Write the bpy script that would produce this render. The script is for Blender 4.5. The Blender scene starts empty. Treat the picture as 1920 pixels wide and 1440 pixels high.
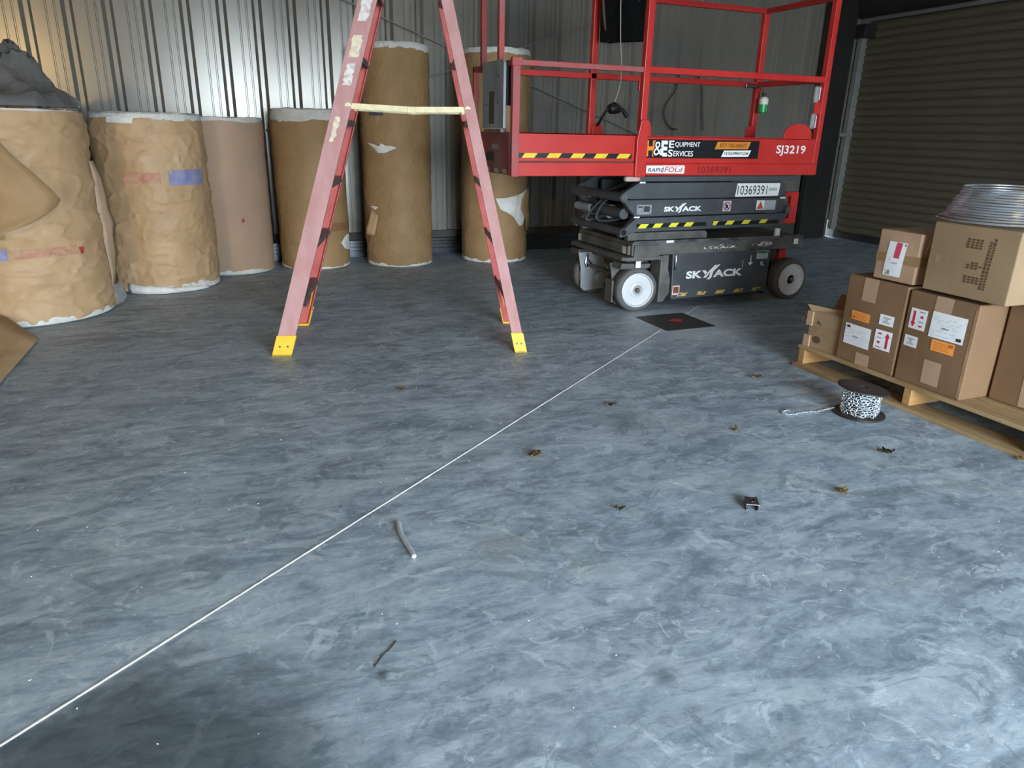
import bpy, bmesh, math, random
from mathutils import Vector, Matrix, noise
random.seed(7)
PI = math.pi
sc = bpy.context.scene
COL = sc.collection

# ------------------------------------------------------------------ camera
# world axes follow the room: X along the back wall, Y towards it, Z up
F_PX = 1340.78
cam_d = bpy.data.cameras.new('camera'); cam = bpy.data.objects.new('camera', cam_d); COL.objects.link(cam)
cr = Vector((0.92665343, -0.37537803, 0.02011843)); cu = Vector((0.10758071, 0.31609162, 0.9426094)); cf = Vector((0.36019412, 0.87130788, -0.33329082))
m = Matrix((cr, cu, -cf)).transposed().to_4x4(); m.translation = (0, 0, 1.1834)
cam.matrix_world = m
cam_d.sensor_fit = 'HORIZONTAL'; cam_d.sensor_width = 36.0; cam_d.lens = 36.0 * F_PX / 1920.0
cam_d.clip_start = 0.05; cam_d.clip_end = 200
sc.camera = cam

# ------------------------------------------------------------------ daylight outside, exposure
DOOR = dict(x0=0.1, x1=2.9, y=-2.8, z1=2.3)
w = bpy.data.worlds.new('sky'); sc.world = w; w.use_nodes = True
bg = w.node_tree.nodes['Background']; bg.inputs[0].default_value = (0.77, 0.89, 1.0, 1); bg.inputs[1].default_value = 40.0
pl = bpy.data.lights.new('daylight_portal', 'AREA'); pl.shape = 'RECTANGLE'
pl.size = DOOR['x1'] - DOOR['x0']; pl.size_y = DOOR['z1']; pl.cycles.is_portal = True
po = bpy.data.objects.new('daylight_portal', pl); COL.objects.link(po)
po.location = ((DOOR['x0'] + DOOR['x1']) / 2, DOOR['y'] - 0.05, DOOR['z1'] / 2); po.rotation_euler = (PI / 2, 0, 0)
vs = sc.view_settings; vs.view_transform = 'Standard'; vs.look = 'None'; vs.gamma = 1.0; vs.use_curve_mapping = False
vs.exposure = 0.0

# ------------------------------------------------------------------ materials
MATS = {}
def mat(name, col, rough=0.5, metal=0.0, col2=None, vscale=6.0, bump=0.0, bscale=40.0, spec=0.5, stretch=(1, 1, 1), detail=4.0, lo=0.35, hi=0.65, alpha=1.0, emit=None, estr=0.0, trans=0.0, bdist=0.01):
    if name in MATS: return MATS[name]
    ma = bpy.data.materials.new(name); ma.use_nodes = True; MATS[name] = ma
    nt = ma.node_tree; N = nt.nodes; L = nt.links; b = N['Principled BSDF']
    b.inputs['Base Color'].default_value = (*col, 1); b.inputs['Roughness'].default_value = rough; b.inputs['Metallic'].default_value = metal
    b.inputs['Specular IOR Level'].default_value = spec; b.inputs['Alpha'].default_value = alpha
    if trans: b.inputs['Transmission Weight'].default_value = trans
    if emit: b.inputs['Emission Color'].default_value = (*emit, 1); b.inputs['Emission Strength'].default_value = estr
    if col2 or bump:
        tc = N.new('ShaderNodeTexCoord'); mp = N.new('ShaderNodeMapping'); mp.inputs['Scale'].default_value = stretch
        L.new(tc.outputs['Object'], mp.inputs['Vector'])
    if col2:
        n = N.new('ShaderNodeTexNoise'); n.inputs['Scale'].default_value = vscale; n.inputs['Detail'].default_value = detail
        r = N.new('ShaderNodeValToRGB'); r.color_ramp.elements[0].position = lo; r.color_ramp.elements[1].position = hi
        r.color_ramp.elements[0].color = (*col, 1); r.color_ramp.elements[1].color = (*col2, 1)
        L.new(mp.outputs[0], n.inputs['Vector']); L.new(n.outputs['Fac'], r.inputs[0]); L.new(r.outputs[0], b.inputs['Base Color'])
    if bump:
        n2 = N.new('ShaderNodeTexNoise'); n2.inputs['Scale'].default_value = bscale; n2.inputs['Detail'].default_value = 5
        bu = N.new('ShaderNodeBump'); bu.inputs['Strength'].default_value = bump; bu.inputs['Distance'].default_value = bdist
        L.new(mp.outputs[0], n2.inputs['Vector']); L.new(n2.outputs['Fac'], bu.inputs['Height']); L.new(bu.outputs[0], b.inputs['Normal'])
    return ma

M = {}
M['kraft'] = mat('kraft_paper', (0.44, 0.285, 0.15), 0.55, 0, (0.52, 0.345, 0.19), 5, 0.12, 60, 0.4, bdist=0.01)
M['kraft_dark'] = mat('kraft_paper_dark', (0.30, 0.19, 0.085), 0.6, 0, (0.36, 0.225, 0.11), 5, 0.25, 30, 0.35, bdist=0.015)
M['kraft_rose'] = mat('kraft_paper_rose', (0.44, 0.31, 0.22), 0.6, 0, (0.48, 0.33, 0.22), 5, 0.15, 30, 0.35, bdist=0.01)
M['glass_wool'] = mat('glass_wool', (0.62, 0.62, 0.58), 0.9, 0, (0.74, 0.74, 0.70), 18, 0.6, 60, 0.2, bdist=0.02)
M['wool_white'] = mat('white_facing', (0.78, 0.78, 0.74), 0.6, 0, (0.66, 0.66, 0.62), 14, 0.4, 40, 0.3)
M['print_red'] = mat('print_red', (0.46, 0.20, 0.14), 0.65, 0, (0.47, 0.29, 0.17), 30)
M['print_blue'] = mat('print_blue', (0.20, 0.22, 0.42), 0.65, 0, (0.28, 0.28, 0.42), 20)
M['print_dot'] = mat('print_dot', (0.42, 0.05, 0.05), 0.65)
M['wall_metal'] = mat('ribbed_sheet_metal', (0.225, 0.212, 0.182), 0.25, 0.27, (0.26, 0.246, 0.213), 3, stretch=(1, 1, 0.3), spec=0.6)
M['wall_dark'] = mat('shell_sheet', (0.16, 0.16, 0.15), 0.6, 0.1, (0.19, 0.19, 0.175), 2)
M['ceiling'] = mat('ceiling_sheet', (0.34, 0.34, 0.32), 0.7, 0.0, (0.38, 0.38, 0.36), 2)
M['steel_dark'] = mat('dark_column_steel', (0.020, 0.020, 0.020), 0.6, 0.3, (0.03, 0.028, 0.026), 4)
M['curtain'] = mat('door_curtain', (0.085, 0.075, 0.048), 0.5, 0.0, (0.105, 0.093, 0.06), 3, stretch=(1, 1, 4))
M['guide'] = mat('door_guide', (0.30, 0.31, 0.29), 0.45, 0.5, (0.36, 0.37, 0.35), 6)
M['base_dark'] = mat('base_dark', (0.045, 0.042, 0.036), 0.7, 0, (0.06, 0.055, 0.05), 5)
M['galv'] = mat('bright_galvanized', (0.20, 0.215, 0.23), 0.22, 1.0, (0.15, 0.165, 0.18), 30)
M['red'] = mat('red_enamel', (0.46, 0.022, 0.018), 0.38, 0, (0.54, 0.035, 0.028), 4, 0.06, 30, 0.5)
M['red_dull'] = mat('red_enamel_dull', (0.40, 0.055, 0.05), 0.55, 0, (0.30, 0.10, 0.10), 7, 0.06, 30, 0.4)  # duller, patchy red for the posts and rails of the extension
M['red_scuffed'] = mat('red_enamel_scuffed', (0.20, 0.13, 0.13), 0.6, 0, (0.32, 0.06, 0.055), 6, 0.1, 20, 0.4, stretch=(1, 1, 0.5))
M['char'] = mat('charcoal_enamel', (0.055, 0.060, 0.068), 0.45, 0, (0.075, 0.081, 0.090), 6, 0.08, 30, 0.5)
M['char_worn'] = mat('charcoal_worn', (0.065, 0.066, 0.064), 0.6, 0.0, (0.15, 0.145, 0.13), 9, 0.2, 30, 0.5, hi=0.75)
M['grey_panel'] = mat('grey_panel', (0.27, 0.305, 0.335), 0.5, 0, (0.33, 0.365, 0.40), 8)
M['black'] = mat('black_plastic', (0.006, 0.006, 0.007), 0.5, 0, (0.012, 0.012, 0.013), 10)
M['black_cloth'] = mat('black_fabric', (0.003, 0.003, 0.003), 0.9, 0, (0.005, 0.005, 0.005), 30, 0.3, 40, 0.1)
M['hose'] = mat('rubber_hose', (0.05, 0.055, 0.06), 0.4)
M['tyre'] = mat('grey_black_tyre', (0.08, 0.08, 0.078), 0.75, 0, (0.115, 0.115, 0.112), 12, 0.2, 60)
M['rim'] = mat('white_rim', (0.60, 0.61, 0.63), 0.45, 0, (0.53, 0.545, 0.56), 10)
M['hub'] = mat('rusty_hub', (0.10, 0.085, 0.07), 0.6, 0.5, (0.25, 0.22, 0.2), 40)
M['yellow'] = mat('hazard_yellow', (0.80, 0.60, 0.02), 0.5, 0, (0.72, 0.52, 0.03), 20)
M['yellow_worn'] = mat('hazard_yellow_worn', (0.55, 0.42, 0.12), 0.65, 0, (0.09, 0.08, 0.06), 45, lo=0.5, hi=0.62)
M['lemon'] = mat('hazard_lemon', (0.72, 0.68, 0.04), 0.5)
M['white'] = mat('white_print', (0.82, 0.83, 0.84), 0.5)
M['white_worn'] = mat('white_print_worn', (0.80, 0.81, 0.82), 0.5, 0, (0.05, 0.05, 0.055), 60, lo=0.5, hi=0.56)
M['orange'] = mat('orange_print', (0.85, 0.24, 0.02), 0.5)
M['signblack'] = mat('sign_black', (0.008, 0.008, 0.009), 0.4)
M['sticker'] = mat('sticker_white', (0.80, 0.82, 0.84), 0.45, 0, (0.74, 0.77, 0.80), 20)
M['sticker_grey'] = mat('sticker_grey', (0.30, 0.33, 0.36), 0.5, 0, (0.18, 0.2, 0.23), 60)
M['ink'] = mat('ink_grey', (0.22, 0.24, 0.27), 0.6)
M['ink_dark'] = mat('ink_dark', (0.035, 0.03, 0.03), 0.6)
M['ink_brown'] = mat('ink_brown', (0.09, 0.05, 0.025), 0.7)
M['ink_red'] = mat('ink_red', (0.55, 0.02, 0.05), 0.55)
M['faint_red'] = mat('faint_dark_red', (0.22, 0.012, 0.012), 0.5)
M['orange_label'] = mat('orange_label', (0.88, 0.33, 0.07), 0.5, 0, (0.80, 0.29, 0.06), 15)
M['fibre'] = mat('faded_red_fibreglass', (0.48, 0.275, 0.27), 0.7, 0, (0.42, 0.215, 0.205), 14, 0.1, 60, 0.3, stretch=(1, 1, 0.4))
M['fibre_in'] = mat('red_fibreglass_inner', (0.50, 0.115, 0.105), 0.6, 0, (0.42, 0.09, 0.08), 10, 0.08, 50, 0.3)
M['alu'] = mat('dull_aluminium', (0.20, 0.20, 0.21), 0.45, 0.6, (0.13, 0.12, 0.12), 20)
M['boot'] = mat('yellow_boot', (0.82, 0.52, 0.03), 0.5, 0, (0.75, 0.46, 0.03), 20)
M['cream'] = mat('cream_bar', (0.72, 0.66, 0.42), 0.5, 0, (0.62, 0.55, 0.32), 25)
M['old_label'] = mat('peeled_label', (0.66, 0.64, 0.60), 0.6, 0, (0.45, 0.38, 0.34), 45, lo=0.45, hi=0.7)
M['old_label_yel'] = mat('peeled_label_cream', (0.68, 0.62, 0.45), 0.6, 0, (0.5, 0.38, 0.30), 45, lo=0.45, hi=0.7)
M['wood'] = mat('pallet_pine', (0.27, 0.18, 0.085), 0.7, 0, (0.38, 0.265, 0.14), 5, 0.2, 30, 0.3, stretch=(6, 0.8, 6))
M['wood_end'] = mat('pallet_pine_stringer', (0.36, 0.20, 0.075), 0.7, 0, (0.42, 0.26, 0.11), 6, 0.2, 30, 0.3, stretch=(0.8, 6, 6))
M['carton'] = mat('brown_carton', (0.18, 0.105, 0.056), 0.65, 0, (0.20, 0.118, 0.064), 4, 0.06, 40, 0.35)
M['carton_tan'] = mat('tan_carton', (0.27, 0.188, 0.108), 0.65, 0, (0.30, 0.205, 0.12), 4, 0.06, 40, 0.35)
M['carton_rose'] = mat('rose_tan_carton', (0.37, 0.24, 0.155), 0.6, 0, (0.40, 0.265, 0.17), 4, 0.06, 40, 0.35)
M['carton_in'] = mat('carton_inside', (0.17, 0.085, 0.035), 0.75)
M['tape'] = mat('paper_tape', (0.39, 0.265, 0.18), 0.4, 0, (0.42, 0.285, 0.195), 12)
M['tape_clear'] = mat('brown_clear_tape', (0.27, 0.16, 0.08), 0.18, 0, (0.33, 0.21, 0.11), 20, 0.2, 30, 0.6)
M['wire'] = mat('bright_wire', (0.80, 0.83, 0.87), 0.2, 0.9)
M['chain'] = mat('zinc_chain', (0.74, 0.82, 0.87), 0.28, 0.75)
M['conduit'] = mat('bright_conduit', (0.70, 0.74, 0.78), 0.3, 0.7)
M['flange'] = mat('black_brown_flange', (0.018, 0.014, 0.014), 0.5, 0, (0.03, 0.024, 0.024), 15)
M['mat'] = mat('sooty_plate', (0.014, 0.013, 0.013), 0.6, 0, (0.028, 0.026, 0.026), 30, 0.2, 50)
M['spray_red'] = mat('red_spray', (0.75, 0.012, 0.02), 0.6, 0, (0.42, 0.008, 0.014), 60)
M['leaf'] = mat('dry_oak_leaf', (0.14, 0.09, 0.03), 0.7, 0, (0.09, 0.075, 0.03), 40)
M['leaf_green'] = mat('dry_green_leaf', (0.05, 0.075, 0.03), 0.7, 0, (0.08, 0.07, 0.03), 40)
M['bracket'] = mat('dark_bracket_steel', (0.16, 0.16, 0.18), 0.35, 0.9, (0.28, 0.28, 0.30), 40)
M['crumb'] = mat('white_crumbs', (0.85, 0.87, 0.88), 0.6)
M['bag'] = mat('grey_poly_film', (0.15, 0.155, 0.16), 0.08, 0, (0.11, 0.115, 0.12), 8, 0.35, 10, 0.9, bdist=0.04, alpha=0.82)
M['film'] = mat('clear_film', (0.75, 0.78, 0.80), 0.12, 0, spec=0.7, alpha=0.18)
M['green'] = mat('green_liquid', (0.02, 0.30, 0.08), 0.3)
M['bottle'] = mat('bottle_white', (0.62, 0.62, 0.56), 0.5)
M['joint'] = mat('joint_filler', (0.74, 0.76, 0.74), 0.7, 0, (0.60, 0.62, 0.62), 30, 0.3, 60)
M['cable'] = mat('thin_cable', (0.03, 0.028, 0.025), 0.5)
M['cable_grey'] = mat('grey_cable', (0.35, 0.35, 0.34), 0.5)

def concrete():
    ma = bpy.data.materials.new('blue_grey_concrete'); ma.use_nodes = True
    nt = ma.node_tree; N = nt.nodes; L = nt.links; b = N['Principled BSDF']
    geo = N.new('ShaderNodeNewGeometry')
    def mapping(rot, scale):
        mp = N.new('ShaderNodeMapping'); mp.inputs['Rotation'].default_value = (0, 0, rot); mp.inputs['Scale'].default_value = scale
        L.new(geo.outputs['Position'], mp.inputs['Vector']); return mp
    def nz(vec, s, d=6, rough=0.6, dist=0.0):
        n = N.new('ShaderNodeTexNoise'); n.inputs['Scale'].default_value = s; n.inputs['Detail'].default_value = d
        n.inputs['Roughness'].default_value = rough; n.inputs['Distortion'].default_value = dist
        L.new(vec.outputs[0], n.inputs['Vector']); return n.outputs['Fac']
    def ramp(v, stops):
        r = N.new('ShaderNodeValToRGB'); e = r.color_ramp.elements
        e[0].position, e[0].color = stops[0][0], (*stops[0][1], 1); e[1].position, e[1].color = stops[-1][0], (*stops[-1][1], 1)
        for p, c in stops[1:-1]:
            x = e.new(p); x.color = (*c, 1)
        L.new(v, r.inputs[0]); return r.outputs[0]
    def mix(a, c, fac, mode='MIX'):
        mx = N.new('ShaderNodeMix'); mx.data_type = 'RGBA'; mx.blend_type = mode
        for sock, v in ((mx.inputs[6], a), (mx.inputs[7], c)):
            if isinstance(v, tuple): sock.default_value = (*v, 1)
            else: L.new(v, sock)
        if isinstance(fac, (int, float)): mx.inputs[0].default_value = fac
        else: L.new(fac, mx.inputs[0])
        return mx.outputs[2]
    def math_(op, a, c=None):
        n = N.new('ShaderNodeMath'); n.operation = op; n.use_clamp = op in ('MULTIPLY', 'SUBTRACT')
        for i, v in enumerate((a, c)):
            if v is None: continue
            if isinstance(v, (int, float)): n.inputs[i].default_value = v
            else: L.new(v, n.inputs[i])
        return n.outputs[0]
    def grey(v, a, c):
        n = N.new('ShaderNodeMapRange'); n.inputs[1].default_value = a; n.inputs[2].default_value = c; L.new(v, n.inputs[0]); return n.outputs[0]
    flat = mapping(0.0, (1, 1, 1)); swirl = mapping(0.9, (1.0, 2.6, 1)); fine = mapping(-0.4, (1, 1.6, 1))
    big = nz(flat, 0.9, 5, 0.6, 0.6); mid = nz(swirl, 2.6, 8, 0.66, 1.2); sm = nz(fine, 12.0, 8, 0.74, 0.8)
    c1 = ramp(big, [(0.30, (0.19, 0.225, 0.255)), (0.5, (0.31, 0.355, 0.395)), (0.72, (0.41, 0.455, 0.49))])
    c2 = ramp(mid, [(0.36, (0.08, 0.10, 0.12)), (0.5, (0.31, 0.355, 0.395)), (0.64, (0.62, 0.67, 0.70))])
    c = mix(c1, c2, 0.62)
    c3 = ramp(sm, [(0.36, (0.12, 0.145, 0.165)), (0.52, (0.33, 0.37, 0.41)), (0.68, (0.62, 0.65, 0.68))])
    c = mix(c, c3, 0.34)
    c = mix(c, ramp(nz(flat, 45, 5, 0.7, 0.3), [(0.35, (0.14, 0.17, 0.19)), (0.5, (0.33, 0.37, 0.41)), (0.66, (0.62, 0.65, 0.68))]), 0.14)
    # pale scraped blotches and flecks
    bl = grey(nz(swirl, 5.5, 9, 0.75, 1.6), 0.60, 0.72); c = mix(c, (0.60, 0.65, 0.68), math_('MULTIPLY', bl, 0.85))
    fl = grey(nz(flat, 38, 3, 0.5, 0.4), 0.70, 0.76); c = mix(c, (0.8, 0.82, 0.84), math_('MULTIPLY', fl, 0.5))
    # crisp-edged trowel burns, some pale and some dark
    pb = grey(nz(swirl, 1.7, 8, 0.62, 2.2), 0.53, 0.57); c = mix(c, (0.52, 0.57, 0.61), math_('MULTIPLY', pb, 0.30))
    db = grey(nz(fine, 3.4, 8, 0.66, 2.0), 0.555, 0.60); c = mix(c, (0.12, 0.145, 0.16), math_('MULTIPLY', db, 0.42))
    pc = grey(nz(flat, 7.5, 7, 0.7, 1.8), 0.58, 0.62); c = mix(c, (0.62, 0.67, 0.70), math_('MULTIPLY', pc, 0.42))
    # worn darker bands
    dk = grey(nz(swirl, 1.5, 6, 0.6, 0.8), 0.58, 0.74); c = mix(c, (0.11, 0.13, 0.14), math_('MULTIPLY', dk, 0.7))
    br = grey(nz(flat, 1.9, 4, 0.6, 0.5), 0.60, 0.78); c = mix(c, (0.34, 0.34, 0.29), math_('MULTIPLY', br, 0.5))
    # oily stain that ends at the joint
    sep = N.new('ShaderNodeSeparateXYZ'); L.new(geo.outputs['Position'], sep.inputs[0]); X, Y = sep.outputs[0], sep.outputs[1]
    def blob(cx, cy, r0, r1, jit=0.35):
        dx = math_('ADD', X, -cx); dy = math_('ADD', Y, -cy)
        n1 = N.new('ShaderNodeMath'); n1.operation = 'POWER'; n1.inputs[1].default_value = 2; L.new(dx, n1.inputs[0])
        n2 = N.new('ShaderNodeMath'); n2.operation = 'POWER'; n2.inputs[1].default_value = 2; L.new(dy, n2.inputs[0])
        s = N.new('ShaderNodeMath'); s.operation = 'ADD'; L.new(n1.outputs[0], s.inputs[0]); L.new(n2.outputs[0], s.inputs[1])
        q = N.new('ShaderNodeMath'); q.operation = 'SQRT'; L.new(s.outputs[0], q.inputs[0])
        nn = N.new('ShaderNodeMath'); nn.operation = 'MULTIPLY_ADD'; L.new(nz(flat, 4.5, 6, 0.65), nn.inputs[0]); nn.inputs[1].default_value = jit; L.new(q.outputs[0], nn.inputs[2])
        return grey(nn.outputs[0], r1 + jit / 2, r0 + jit / 2)
    # signed distance to the joint line: (-0.513,1.404)->(2.581,3.703)
    ddx, ddy = 3.094, 2.299; ln = math.hypot(ddx, ddy); nx, ny = ddy / ln, -ddx / ln
    t1 = N.new('ShaderNodeMath'); t1.operation = 'MULTIPLY'; L.new(X, t1.inputs[0]); t1.inputs[1].default_value = nx
    t2 = N.new('ShaderNodeMath'); t2.operation = 'MULTIPLY_ADD'; L.new(Y, t2.inputs[0]); t2.inputs[1].default_value = ny; L.new(t1.outputs[0], t2.inputs[2])
    side = grey(t2.outputs[0], nx * -0.513 + ny * 1.404 + 0.0, nx * -0.513 + ny * 1.404 + 0.006)
    st = math_('MULTIPLY', blob(-0.36, 1.12, 0.30, 0.62, 0.5), side)
    c = mix(c, (0.035, 0.042, 0.046), math_('MULTIPLY', st, 0.78))
    # white overspray round the plate
    ov = blob(2.79, 3.90, 0.24, 0.62, 0.15); c = mix(c, (0.66, 0.68, 0.69), math_('MULTIPLY', ov, 0.4))
    # scattered small oil spots
    c = mix(c, (0.05, 0.055, 0.06), math_('MULTIPLY', blob(0.245, 1.332, 0.005, 0.02, 0.03), 0.7))
    c = mix(c, (0.05, 0.055, 0.06), math_('MULTIPLY', blob(0.85, 1.10, 0.01, 0.05, 0.06), 0.6))
    hs = N.new('ShaderNodeHueSaturation'); hs.inputs['Saturation'].default_value = 1.6; hs.inputs['Value'].default_value = 1.0; L.new(c, hs.inputs['Color']); L.new(hs.outputs[0], b.inputs['Base Color'])
    rr = N.new('ShaderNodeMapRange'); L.new(mid, rr.inputs[0]); rr.inputs[1].default_value = 0.3; rr.inputs[2].default_value = 0.7; rr.inputs[3].default_value = 0.42; rr.inputs[4].default_value = 0.62
    L.new(rr.outputs[0], b.inputs['Roughness']); b.inputs['Specular IOR Level'].default_value = 0.4
    bu = N.new('ShaderNodeBump'); bu.inputs['Strength'].default_value = 0.25; bu.inputs['Distance'].default_value = 0.006
    L.new(sm, bu.inputs['Height']); L.new(bu.outputs[0], b.inputs['Normal'])
    return ma
M['floor'] = concrete()

# ------------------------------------------------------------------ mesh helpers
class MB:
    def __init__(self): self.v = []; self.f = []; self.smooth = False
    def add(self, vs, fs):
        o = len(self.v); self.v += [tuple(a) for a in vs]; self.f += [tuple(i + o for i in q) for q in fs]; return self
    def box(self, x0, x1, y0, y1, z0, z1):
        return self.add([(x0, y0, z0), (x1, y0, z0), (x1, y1, z0), (x0, y1, z0), (x0, y0, z1), (x1, y0, z1), (x1, y1, z1), (x0, y1, z1)],
                        [(0, 3, 2, 1), (4, 5, 6, 7), (0, 1, 5, 4), (1, 2, 6, 5), (2, 3, 7, 6), (3, 0, 4, 7)])
    def prism(self, poly, fn, d0, d1):
        """poly: 2-D points; fn(a, b, d) gives 3-D"""
        n = len(poly); vs = [fn(a, b, d0) for a, b in poly] + [fn(a, b, d1) for a, b in poly]
        fs = [tuple(range(n))[::-1], tuple(range(n, 2 * n))] + [(i, (i + 1) % n, n + (i + 1) % n, n + i) for i in range(n)]
        return self.add(vs, fs)
    def tube(self, pts, r, n=8, closed=False, cap=True):
        pts = [Vector(p) for p in pts]; k = len(pts); rings = []
        rs = r if isinstance(r, (list, tuple)) else [r] * k
        up = None
        for i, p in enumerate(pts):
            a = pts[i - 1] if (i > 0 or closed) else p; b = pts[(i + 1) % k] if (i < k - 1 or closed) else p
            t = (b - a).normalized()
            if up is None or abs(t.dot(up)) > 0.99:
                up = Vector((0, 0, 1)) if abs(t.z) < 0.9 else Vector((1, 0, 0))
            s = t.cross(up).normalized(); u = s.cross(t).normalized(); up = u
            rings.append([p + (s * math.cos(2 * PI * j / n) + u * math.sin(2 * PI * j / n)) * rs[i] for j in range(n)])
        vs = [q for rg in rings for q in rg]; fs = []
        for i in range(k if closed else k - 1):
            for j in range(n):
                a, b = i * n + j, i * n + (j + 1) % n; c, d = ((i + 1) % k) * n + (j + 1) % n, ((i + 1) % k) * n + j
                fs.append((a, b, c, d))
        if not closed and cap: fs += [tuple(range(n))[::-1], tuple(range((k - 1) * n, k * n))]
        self.smooth = True
        return self.add(vs, fs)
    def lathe(self, prof, c, axis='z', n=32, loop=False):
        """prof: (r, h) list; solid of revolution about an axis through c"""
        vs = []; fs = []; c = Vector(c)
        for r, h in prof:
            for j in range(n):
                a = 2 * PI * j / n; x, y = r * math.cos(a), r * math.sin(a)
                vs.append(c + (Vector((x, y, h)) if axis == 'z' else Vector((x, h, y)) if axis == 'y' else Vector((h, x, y))))
        for i in range(len(prof) - 1):
            for j in range(n): fs.append((i * n + j, i * n + (j + 1) % n, (i + 1) * n + (j + 1) % n, (i + 1) * n + j))
        if loop:
            q = (len(prof) - 1) * n; fs += [(q + j, q + (j + 1) % n, (j + 1) % n, j) for j in range(n)]
        else: fs += [tuple(range(n))[::-1], tuple(range((len(prof) - 1) * n, len(prof) * n))]
        self.smooth = True
        return self.add(vs, fs)
    def build(self, name, material, parent=None, bevel=0.0, smooth=None, kind=None, label=None, solid=0.0):
        me = bpy.data.meshes.new(name); me.from_pydata(self.v, [], self.f); me.update()
        bm = bmesh.new(); bm.from_mesh(me); bmesh.ops.recalc_face_normals(bm, faces=bm.faces); bm.to_mesh(me); bm.free()
        if material is not None: me.materials.append(material if not isinstance(material, str) else M[material])
        sm = self.smooth if smooth is None else smooth
        if sm:
            me.polygons.foreach_set('use_smooth', [True] * len(me.polygons))
            me.update(); 
            try: me.set_sharp_from_angle(angle=math.radians(40))
            except Exception: pass
        o = bpy.data.objects.new(name, me); COL.objects.link(o)
        if parent is not None: o.parent = parent
        if solid:
            md = o.modifiers.new('thick', 'SOLIDIFY'); md.thickness = solid; md.offset = 0
        if bevel:
            md = o.modifiers.new('bevel', 'BEVEL'); md.width = bevel; md.segments = 2; md.limit_method = 'ANGLE'; md.angle_limit = math.radians(35)
        if kind: o['kind'] = kind
        if label: o['label'] = label
        return o

def box(name, mt, parent, x0, x1, y0, y1, z0, z1, bevel=0.0, **k): return MB().box(x0, x1, y0, y1, z0, z1).build(name, mt, parent, bevel, **k)
def tag(o, label, cat, group=None, kind=None):
    o['label'] = label; o['category'] = cat
    if group: o['group'] = group
    if kind: o['kind'] = kind
    return o
def thing(name, label, cat, loc=(0, 0, 0), rz=0.0, group=None):
    o = bpy.data.objects.new(name, None); COL.objects.link(o); o.location = loc; o.rotation_euler = (0, 0, rz); o.empty_display_size = 0.1
    return tag(o, label, cat, group)

_tc = {}
def text2d(s, bold=0.0, shear=0.0, spacing=1.0):
    """triangulated outline of a text, scaled to a unit box: (verts, faces, aspect)"""
    key = (s, bold, shear, spacing)
    if key in _tc: return _tc[key]
    cu_ = bpy.data.curves.new('t', 'FONT'); cu_.body = s; cu_.offset = bold; cu_.shear = shear; cu_.space_character = spacing; cu_.resolution_u = 3
    ob = bpy.data.objects.new('t', cu_); COL.objects.link(ob)
    dg = bpy.context.evaluated_depsgraph_get(); dg.update(); ev = ob.evaluated_get(dg); me = ev.to_mesh()
    vs_ = [(v.co.x, v.co.y) for v in me.vertices]; fs_ = [tuple(p.vertices) for p in me.polygons]
    ev.to_mesh_clear(); bpy.data.objects.remove(ob); bpy.data.curves.remove(cu_)
    x0 = min(v[0] for v in vs_); x1 = max(v[0] for v in vs_); y0 = min(v[1] for v in vs_); y1 = max(v[1] for v in vs_)
    r = ([((x - x0) / (x1 - x0), (y - y0) / (y1 - y0)) for x, y in vs_], fs_)
    _tc[key] = r; return r
def lettering(mb, s, fn, a0, a1, b0, b1, bold=0.0, shear=0.0, spacing=1.0):
    """put text in rectangle a0..a1 x b0..b1 of the plane fn(a, b) (skewed rectangles welcome)"""
    v, f = text2d(s, bold, shear, spacing)
    mb.add([fn(a0 + x * (a1 - a0), b0 + y * (b1 - b0)) for x, y in v], f); mb.smooth = False; return mb
def quad(mb, fn, a0, a1, b0, b1): return mb.add([fn(a0, b0), fn(a1, b0), fn(a1, b1), fn(a0, b1)], [(0, 1, 2, 3)])
def flatpoly(mb, fn, pts): return mb.add([fn(a, b) for a, b in pts], [tuple(range(len(pts)))])
def disc(mb, fn, a, b, r, n=16, rb=None):
    rb = rb or r
    return flatpoly(mb, fn, [(a + r * math.cos(2 * PI * i / n), b + rb * math.sin(2 * PI * i / n)) for i in range(n)])
def ring(mb, fn, a, b, r0, r1, n=24):
    vs_ = [fn(a + r * math.cos(2 * PI * i / n), b + r * math.sin(2 * PI * i / n)) for r in (r0, r1) for i in range(n)]
    return mb.add(vs_, [(i, (i + 1) % n, n + (i + 1) % n, n + i) for i in range(n)])

# ------------------------------------------------------------------ the shell
CEIL = 4.3; XL = -5.0; XR = 7.2; YB = 7.09; YF = DOOR['y']
def struct(o): o['kind'] = 'structure'; return o
fl = struct(box('floor', 'floor', None, XL - 0.2, XR + 0.2, YF - 0.2, YB + 0.25, -0.15, 0.0))
apron = struct(box('floor_apron', mat('outdoor_concrete', (0.32, 0.32, 0.31), 0.8, 0, (0.38, 0.38, 0.37), 3), None, -14, 18, -26, YF - 0.2, -0.17, -0.02))
struct(box('ceiling', 'ceiling', None, XL - 0.2, XR + 0.2, YF - 0.2, YB + 0.25, CEIL, CEIL + 0.1))
struct(box('wall_left', 'wall_dark', None, XL - 0.2, XL, YF, YB + 0.25, 0, CEIL))
wf = MB(); wf.box(XL - 0.2, DOOR['x0'], YF - 0.2, YF, 0, CEIL).box(DOOR['x1'], XR + 0.2, YF - 0.2, YF, 0, CEIL).box(DOOR['x0'], DOOR['x1'], YF - 0.2, YF, DOOR['z1'], CEIL)
struct(wf.build('wall_front', 'wall_dark'))
wb = struct(box('wall_back', 'wall_dark', None, XL, XR, YB + 0.06, YB + 0.25, 0, CEIL))
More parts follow.
